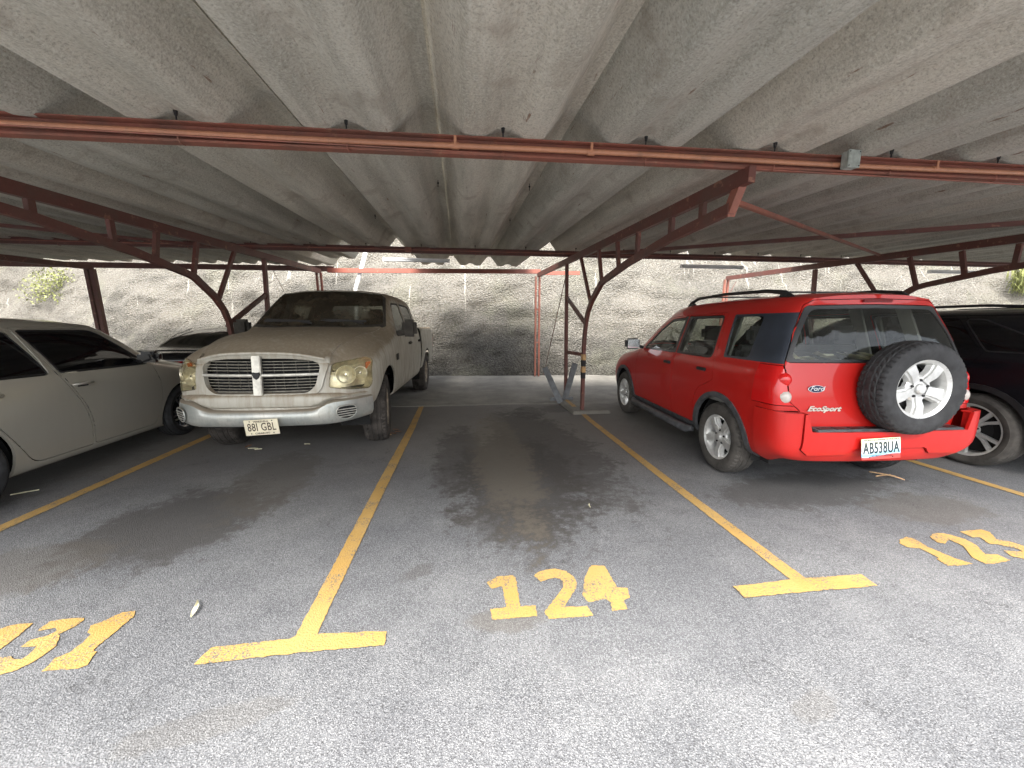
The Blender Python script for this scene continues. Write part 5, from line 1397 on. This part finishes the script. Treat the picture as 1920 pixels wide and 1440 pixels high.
def m_bumper():
    n = NT('weathered_bumper_plating'); v = n.coord()
    a = n.noise(v, 5, 6, 0.7); b = n.noise(n.coord((14, 14, 2)), 4, 5, .7)
    c = n.mix(n.ramp(a, .35, .65), (0.30, 0.315, 0.295), (0.43, 0.425, 0.385)); c = n.mix(n.ramp(b, .5, .75, 0, .7), c, (0.26, 0.25, 0.21))
    nz = n.xyz(n.n('NewGeometry').outputs['Normal'])[2]
    up = n.ramp(nz, .3, .8, 0, .9); c = n.mix(up, c, (0.27, 0.225, 0.165))
    p = n.bsdf(c, n.math('ADD', n.math('MULTIPLY', up, .5), .33), .35); return n.done(p)
M_BUMPER = m_bumper()
# ------------------------------------------------------------------ sedans
def build_sedan(name, label, loc, rot, P, rimmat, WB=2.45, badge=None, dark_details=True, shark=False, lightbar=False, H=0.0):
    t = thing(name, label, 'car', loc, rot)
    def st(x, ys, zs, dx=None):
        dx = dx or [0]*11; return [(x+dx[i], ys[i], zs[i]+(H*max(0, zs[i]-.9)/.5)) for i in range(11)]
    r = -WB                                  # rear axle; origin at the front axle
    Y = [.66, .78, .832, .862, .868, .840, .765, .655, .575, .32, 0]
    Zs = [.20, .185, .33, .56, .80, .985, 1.17, 1.355, 1.405, 1.437, 1.447]
    S = [
     st(r-.86, [.58, .66, .73, .77, .765, .745, .715, .68, .62, .34, 0], [.30, .34, .48, .66, .82, .90, .955, .985, 1.0, 1.008, 1.012], [0, -.03, -.06, -.05, 0, 0, .01, .02, .03, .01, 0]),
     st(r-.62, [.64, .75, .80, .825, .825, .80, .755, .70, .63, .35, 0], [.24, .25, .40, .62, .82, .93, .985, 1.01, 1.022, 1.03, 1.035]),
     st(r-.30, [.66, .78, .825, .858, .86, .83, .775, .70, .62, .34, 0], [.20, .19, .34, .58, .82, .965, 1.03, 1.06, 1.072, 1.085, 1.09], [0]*8+[-.02, -.06, -.08]),
     st(r+.10, [.66, .78, .832, .862, .868, .838, .775, .690, .600, .33, 0], [.20, .185, .33, .56, .81, .985, 1.11, 1.225, 1.262, 1.285, 1.292], [0]*7+[0, 0, -.04, -.06]),
     st(r+.55, [.66, .78, .832, .862, .868, .840, .768, .665, .580, .32, 0], [.20, .185, .33, .56, .80, .985, 1.165, 1.33, 1.378, 1.405, 1.415]),
     st(-1.45, Y, Zs), 
     st(-.84, [.66, .78, .832, .862, .868, .840, .765, .655, .578, .32, 0], [.20, .185, .33, .56, .79, .975, 1.155, 1.325, 1.375, 1.41, 1.42], [0]*8+[.02, .04, .05]),
     st(-.61, [.66, .78, .832, .862, .868, .845, .790, .715, .645, .34, 0], [.20, .185, .33, .56, .78, .962, 1.08, 1.19, 1.225, 1.258, 1.268], [0]*8+[.02, .10, .13]),
     st(-.42, [.66, .78, .832, .862, .866, .848, .815, .775, .715, .38, 0], [.20, .185, .33, .55, .76, .93, .985, 1.03, 1.05, 1.075, 1.085], [0]*8+[.06, .20, .26]),
     st(-.02, [.66, .78, .832, .862, .862, .840, .800, .745, .680, .38, 0], [.20, .19, .33, .55, .74, .865, .905, .930, .95, .98, .99], [0]*8+[.02, .10, .13]),
     st(.36, [.66, .78, .825, .852, .848, .815, .765, .705, .640, .36, 0], [.20, .20, .33, .53, .68, .79, .83, .855, .872, .898, .905]),
     st(.62, [.62, .72, .77, .79, .78, .745, .70, .64, .58, .33, 0], [.22, .23, .34, .49, .61, .715, .755, .775, .79, .81, .816], [0]*9+[.02, .03]),
     st(.80, [.52, .60, .64, .65, .64, .60, .57, .52, .47, .27, 0], [.24, .25, .34, .46, .58, .68, .715, .735, .745, .76, .765], [0]*9+[.03, .05]),
    ]
    k = Skin(body_grids(S, [(0.90, .03), (0.6, .06), (0, .08)], [(0.85, .03), (0.5, .05), (0, .06)], 8, 0.045, 0.04))
    k.cut('arch', arch(0, .315, .355, .16, rx=.36), 'y', lambda c, n: c.z < .9 and abs(n.y) > .1); k.cut('arch', arch(r, .315, .355, .16, rx=.36), 'y', lambda c, n: c.z < .9 and abs(n.y) > .1)
    fd = rounded([(-1.20, .245), (-1.25, .58, .15), (-1.43, .90, .08), (-1.47, .97, .01), (-1.60, 1.36), (-.86, 1.345, .08), (-.44, .955), (-.335, .70, .15), (-.37, .40, .1), (-.45, .245, .06)], .03)
    rd = rounded([(-1.215, .245), (-1.265, .58, .15), (-1.445, .90, .08), (-1.485, .97, .01), (-1.615, 1.36), (-1.95, 1.33), (-2.2, 1.10), (r+.13, .80, .12), (r+.33, .50, .12), (r+.50, .245, .08)], .03)
    fg = rounded([(-1.44, .975), (-1.555, 1.325, .02), (-.88, 1.318, .08), (-.50, .965, .02)], .02)
    rg = rounded([(-1.56, .975), (-1.67, 1.325, .02), (-1.90, 1.30, .08), (-2.16, 1.10, .05), (-2.22, .985, .02)], .02)
    win = lambda c, n: n.y > .2
    k.cut('front_door', fd, 'y', win); k.cut('rear_door', rd, 'y', win)
    k.cut('front_frame', inset(fg, -.012), 'y', win); k.cut('front_glass', fg, 'y', win); k.cut('rear_frame', inset(rg, -.012), 'y', win); k.cut('rear_glass', rg, 'y', win)
    scr = lambda c, n: n.x > .2 and n.z > .2 and c.z > 1.02 and c.x < .2
    k.cut('screen', rounded([(-.80, -.1), (-.84, .52), (-.77, .60), (-.44, .735), (-.38, .69), (-.20, -.1)], .03), 'z', scr)
    k.cut('back_glass', rounded([(r+.50, -.1), (r+.42, .50), (r-.20, .60), (r-.34, -.1)], .05), 'z', lambda c, n: n.z > .2 and n.x < -.12 and c.z > 1.05 and c.x < r+.7)
    k.cut('boot', rounded([(-1, .56), (.52, .56), (.60, .86), (.64, 1.2), (-1, 1.2)], .03), 'x', lambda c, n: c.x < r-.62 and n.x < -.2)
    k.cut('hood', [(-.04, -.1), (-.12, .70), (.3, .655), (.60, .60), (.72, .54), (.84, -.1)], 'z', lambda c, n: n.z > .5 and c.x > -.2, only=[0])
    k.cut('lamp', rounded([(.30, .80), (.50, .79), (.74, .66), (.74, .56), (.55, .62)], .02), 'y', lambda c, n: n.y > .05 and c.x > .25, only=[0])
    k.cut('tail_lamp', rounded([(.50, .80), (.50, .895), (.9, .915), (.9, .76)], .02), 'x', lambda c, n: c.x < r-.55 and n.z < .9, only=[0])
    k.extract(None, [P], t, depth=.02, objname='body')
    dl = k.extract('front_door', [P], t, 'pair', gap=.008, depth=.02, objname='front_door'); dr = k.extract('rear_door', [P], t, 'pair', gap=.008, depth=.02, objname='rear_door')
    for fr, gl, d in (('front_frame', 'front_glass', dl), ('rear_frame', 'rear_glass', dr)):
        for i, m_ in enumerate(('left', 'right')):
            k.extract(fr, [M_TRIM], d[i], m_, off=.002, depth=.01, objname='window_frame'); k.extract(gl, [M_DARKGLASS], d[i], m_, off=.005, objname='window')
    k.extract('screen', [M_DARKGLASS], t, off=.003, depth=.01, objname='windscreen'); k.extract('back_glass', [M_DARKGLASS], t, off=.003, depth=.01, objname='rear_window')
    k.extract('hood', [P], t, gap=.003, depth=.02, objname='hood'); k.extract('lamp', [M_LENSC], t, 'pair', gap=.002, depth=.02, objname='headlight')
    bt = k.extract('boot', [P], t, gap=.003, depth=.02, objname='boot_lid')
    k.extract('tail_lamp', [M_LENSR], t, 'pair', gap=.002, off=-.004, depth=.02, objname='tail_lamp')
    for x in (0, r):
        for s in (1, -1): wheel(t, x, s*.755, .315, .20, .205, (5, 'split'), M_RUBBER, rimmat, s, tread='rib')
    under(t, r-.7, .6, .80, .20, (0, r), .315)
    for s in (1, -1):
        d = dl[0 if s > 0 else 1]
        MB().box((-.60, s*.955, 1.035), (.13, .19, .125), rot=Matrix.Rotation(s*rad(-12), 3, 'Z')).build('door_mirror', M_DARKGLASS, d, bevel=.035)
        MB().beam((-.58, s*.83, .985), (-.59, s*.90, 1.0), .07, .035).build('mirror_arm', M_TRIM, d)
        MB().box((-.55, s*.935, 1.035), (.03, .20, .09), rot=Matrix.Rotation(s*rad(-12), 3, 'Z')).build('mirror_cap', M_CHROMED if not shark else M_TRIM, d, bevel=.012)
        for x, dd in ((-1.29, dl), (-2.02, dr)):
            h = MB().tube([(x-.085, s*.862, .845), (x-.07, s*.892, .850), (x+.07, s*.892, .850), (x+.085, s*.862, .845)], [.010, .013, .013, .010], 10).build('handle', (M_CHROMED if not shark else P), dd[0 if s > 0 else 1], smooth=60)
            MB().box((x, s*.868, .838), (.10, .006, .036)).build('handle_cup', M_TRIM, dd[0 if s > 0 else 1], bevel=.002)
    if not shark:
        for s in (1, -1):
            m = MB(); pr = [(-1.545, .84, .975), (-1.58, .81, 1.10), (-1.655, .735, 1.325)]
            m.tube([(a, s*(b+.006), c) for a, b, c in pr], .005, 6); m.build('pillar_strip', M_CHROMED, t, smooth=60)
    else:
        m = MB(); m.add([(r+.50, -.022, 1.40), (r+.50, .022, 1.40), (r+.66, .02, 1.412), (r+.66, -.02, 1.412), (r+.485, 0, 1.475), (r+.53, 0, 1.478)], [(0, 1, 2, 3), (0, 4, 1), (4, 5, 2, 1), (5, 3, 2), (0, 3, 5, 4)]); m.build('roof_fin', P, t, bevel=.004)
        MB().box((r-.985, 0, .865), (.012, .70, .028)).build('light_bar', M_LENSR, bt, bevel=.004)
        for q in (0, 1, 2): MB().box((r-.955, .46-.05*q, .955), (.008, .034, .030)).build('boot_badge', M_CHROME, bt, bevel=.004)
        for s in (1, -1): MB().tube([(r+.52, s*.588, 1.382), (r+.1, s*.612, 1.265), (r-.22, s*.64, 1.08)], .006, 6).build('window_moulding', M_CHROMED, t, smooth=60)
        MB().tube([(r-.80, -.60, 1.028), (r-.855, 0, 1.045), (r-.80, .60, 1.028)], .014, 8).build('boot_spoiler', P, t, smooth=60)
    if shark: t.scale = (1, 1, .955)
    return t
def build_silver(): return build_sedan('parked_car', 'silver beige sedan with black tinted windows cut off by the left edge', (-4.33, 5.30, 0), rad(90), M_TSILVER, M_ALLOYB, 2.25)
def build_black(): return build_sedan('parked_car', 'black sedan with a red light bar, seen beyond the silver car', (-4.27, 9.62, 0), rad(90), M_TBLACK, M_ALLOYB, 2.30, shark=True, H=-.03)

# ------------------------------------------------------------------ black SUV at the right
def build_black_suv():
    t = thing('parked_suv', 'black SUV at the right edge, beyond the red SUV', 'SUV', (5.88, 3.08, 0), rad(90))
    P = M_TBLACK
    def st(x, ys, zs, dx=None):
        dx = dx or [0]*11; return [(x+dx[i], ys[i], zs[i] if zs[i] < 1 else 1+(zs[i]-1)*.90) for i in range(11)]
    Y = [.74, .85, .895, .918, .918, .885, .80, .70, .62, .34, 0]; Zs = [.26, .25, .42, .68, .92, 1.11, 1.32, 1.50, 1.555, 1.60, 1.615]
    S = [
     st(-.86, [.60, .68, .74, .77, .76, .70, .655, .59, .54, .30, 0], [.34, .36, .5, .70, .92, 1.10, 1.28, 1.43, 1.48, 1.50, 1.505], [0, 0, 0, 0, 0, .05, .12, .24, .24, .22, .20]),
     st(-.62, [.68, .79, .84, .87, .865, .815, .74, .64, .56, .31, 0], [.28, .28, .44, .69, .93, 1.11, 1.30, 1.47, 1.525, 1.555, 1.565], [0]*6+[.04, .10, .10, .09, .08]),
     st(-.25, [.72, .83, .88, .905, .905, .868, .785, .685, .60, .33, 0], [.26, .25, .42, .68, .93, 1.115, 1.315, 1.49, 1.545, 1.585, 1.60]),
     st(.4, Y, Zs), st(1.2, Y, Zs), 
     st(1.62, [.74, .85, .895, .918, .918, .885, .80, .695, .615, .34, 0], [.26, .25, .42, .68, .91, 1.09, 1.29, 1.455, 1.51, 1.555, 1.57], [0]*8+[.02, .06, .08]),
     st(2.02, [.74, .85, .895, .918, .918, .89, .83, .755, .68, .37, 0], [.26, .25, .42, .68, .90, 1.07, 1.19, 1.285, 1.325, 1.365, 1.38], [0]*8+[.02, .10, .13]),
     st(2.42, [.74, .85, .895, .918, .915, .89, .85, .80, .74, .40, 0], [.26, .25, .42, .67, .88, 1.03, 1.075, 1.105, 1.12, 1.15, 1.16], [0]*8+[.04, .14, .18]),
     st(2.95, [.74, .84, .885, .905, .90, .86, .81, .75, .68, .38, 0], [.26, .26, .42, .64, .82, .93, .97, .99, 1.005, 1.03, 1.04]),
     st(3.35, [.66, .75, .79, .80, .79, .75, .71, .66, .60, .34, 0], [.28, .29, .42, .60, .75, .85, .88, .90, .915, .935, .94]),
    ]
    k = Skin(body_grids(S, [(0.85, .03), (0.4, .06), (0, .07)], [(0.85, .10), (0.5, .2), (0, .22)], 8, 0.06, 0.05))
    for cx in (0, 2.70): 
        k.cut('flare', arch(cx, .36, .455, .2, rx=.46), 'y', lambda c, n: c.z < 1. and abs(n.y) > .15); k.cut('arch', arch(cx, .36, .405, .2, rx=.41), 'y', lambda c, n: c.z < .95)
    rd = rounded([(.42, .40), (1.10, .40), (1.08, 1.1), (1.02, 1.50), (.30, 1.48), (-.02, 1.15), (.12, .85, .1)], .04)
    fd = rounded([(1.115, .40), (1.095, 1.1), (1.035, 1.50), (1.60, 1.44, .1), (2.25, 1.06), (2.28, .8), (2.22, .40)], .04)
    fg = rounded([(1.16, 1.12), (1.10, 1.455), (1.58, 1.41, .1), (2.10, 1.11)], .02); rg = rounded([(1.03, 1.12), (.98, 1.455), (.33, 1.44), (.04, 1.14)], .03)
    qg = rounded([(-.02, 1.135), (.26, 1.43), (.12, 1.425), (-.50, 1.16), (-.47, 1.13)], .03)
    w = lambda c, n: n.y > .2
    k.cut('front_door', fd, 'y', w); k.cut('rear_door', rd, 'y', w); k.cut('fg', fg, 'y', w); k.cut('rg', rg, 'y', w); k.cut('qf', inset(qg, -.012), 'y', w); k.cut('qg', qg, 'y', w)
    k.cut('tailgate_glass', rounded([(-1, 1.12), (.66, 1.12), (.56, 1.42), (-1, 1.46)], .05), 'x', lambda c, n: n.x < -.3 and c.x < -.5)
    k.cut('lamp', rounded([(.45, .95), (.45, 1.06), (.95, 1.09), (.95, .93)], .02), 'x', lambda c, n: c.x < -.55)
    k.extract(None, [P], t, depth=.02, objname='body'); [k.extract('flare', [M_TRIM], t, 'pair', off=-.008, depth=.03, objname='wheel_arch_trim', cond=cd) for cd in (lambda c, n: c.x < 1.3, lambda c, n: c.x > 1.3)]
    dl = k.extract('front_door', [P], t, 'pair', gap=.003, depth=.02, objname='front_door'); dr = k.extract('rear_door', [P], t, 'pair', gap=.003, depth=.02, objname='rear_door')
    for i, m_ in enumerate(('left', 'right')): k.extract('fg', [M_DARKGLASS], dl[i], m_, off=.005, objname='window'); k.extract('rg', [M_DARKGLASS], dr[i], m_, off=.005, objname='window')
    k.extract('qf', [M_TRIM], t, 'pair', off=-.002, depth=.01, objname='window_moulding'); k.extract('qg', [M_DARKGLASS], t, 'pair', off=-.001, objname='quarter_window')
    k.extract('tailgate_glass', [M_DARKGLASS], t, off=.004, objname='rear_window'); k.extract('lamp', [M_LENSR], t, 'pair', off=-.004, depth=.02, objname='tail_lamp')
    for x in (0, 2.7):
        for s in (1, -1): wheel(t, x, s*.80, .36, .235, .255, (5, 'split'), M_RUBBERD if s > 0 else M_RUBBER, M_ALLOY, s, tread='rib')
    under(t, -.6, 3.2, .86, .26, (0, 2.7), .36)
    for s in (1, -1):
        MB().tube([(-.25, s*.60, 1.54), (.2, s*.62, 1.572), (1.2, s*.62, 1.572), (1.45, s*.61, 1.54)], .014, 8).build('roof_rail', M_TRIM, t, smooth=50)
        for x, dd in ((1.22, dl), (.32, dr)): MB().box((x, s*.925, .98), (.17, .03, .03)).build('handle', P, dd[0 if s > 0 else 1], bevel=.01)
        MB().box((2.15, s*1.0, 1.16), (.12, .22, .15)).build('door_mirror', P, dl[0 if s > 0 else 1], bevel=.04)
    return t
build_suv(); build_truck(); build_silver(); build_black(); build_black_suv()

# ------------------------------------------------------------------ litter on the ground
M_STRAW = simple('dry_straw_leaf', (0.60, 0.40, 0.22), 0.8, var=0.3, vscale=40)
M_PALELEAF = simple('pale_dry_leaf', (0.66, 0.62, 0.42), 0.7, var=0.2, vscale=40)
M_BROWN = simple('brown_dead_leaf', (0.20, 0.10, 0.055), 0.85, var=0.3, vscale=40)
def leaf(pts, w, mat, name, lab, cat='leaf', group=None, z=0.006):
    """a folded blade along a list of ground points"""
    v, f = [], []
    n = len(pts)
    for i, p in enumerate(pts):
        a = Vector(pts[max(0, i-1)]); b = Vector(pts[min(n-1, i+1)]); d = (b-a).normalized(); s = Vector((-d.y, d.x))*w*math.sin(math.pi*(0.08+0.88*i/(n-1)))
        zz = z+0.012*math.sin(2.2*i/(n-1)*math.pi)**2
        v += [(p[0]-s.x, p[1]-s.y, zz+0.006), (p[0], p[1], zz), (p[0]+s.x, p[1]+s.y, zz+0.008)]
    for i in range(n-1):
        for q in (0, 1): a = i*3+q; f.append((a, a+1, a+4, a+3))
    m = bpy.data.meshes.new(name); m.from_pydata(v, [], f); m.materials.append(mat); o = link_mesh(name, m)
    so = o.modifiers.new('thick', 'SOLIDIFY'); so.thickness = 0.0012
    return tag(o, lab, cat, group)
leaf([(-1.292, 1.825), (-1.295, 1.85), (-1.300, 1.88), (-1.33, 1.935)], 0.011, M_PALELEAF, 'fallen_leaf', 'curled pale leaf lying between the number 131 and its yellow line')
leaf([(3.80, 2.98), (3.84, 2.90), (3.875, 2.83), (3.90, 2.76)], 0.02, M_STRAW, 'dry_leaf', 'long straw coloured dry leaf lying behind the bumper of the red SUV')
leaf([(3.75, 2.88), (3.84, 2.885), (3.92, 2.89)], 0.012, M_STRAW, 'dry_leaf', 'short straw coloured leaf crossing under the long one behind the red SUV', z=.004)
leaf([(-3.66, 3.48), (-3.59, 3.52), (-3.52, 3.55)], 0.004, M_PALELEAF, 'dry_stalk', 'thin pale dry stalk lying beside the silver car', 'stalk')
leaf([(0.955, 2.64), (0.955, 2.67), (0.965, 2.695)], 0.005, M_PALELEAF, 'fallen_leaf', 'tiny pale leaf on the asphalt between the oil stain and the right line')
rd = random.Random(11)
for i, (x, y, s, mt) in enumerate(((-0.88, 4.92, .05, M_BROWN), (-0.82, 4.98, .045, M_BROWN), (-0.93, 4.85, .06, M_STRAW), (-.86, 5.06, .04, M_BROWN), (-2.30, 4.45, .05, M_PALELEAF), (-2.22, 4.40, .035, M_PALELEAF), (-2.38, 4.52, .04, M_BROWN), (-1.75, 4.50, .03, M_PALELEAF))):
    a = rd.uniform(0, 6.28); lab = 'dead leaf in the small heap by the left front wheel of the pickup' if i < 4 else 'dead leaf among the litter under the nose of the pickup'
    leaf([(x-math.cos(a)*s, y-math.sin(a)*s), (x, y+.008), (x+math.cos(a)*s, y+math.sin(a)*s)], s*.38, mt, 'dead_leaf', lab, 'leaf', 'dead leaves by the pickup wheel' if i < 4 else 'dead leaves under the pickup nose', z=.004+.004*i % 3)
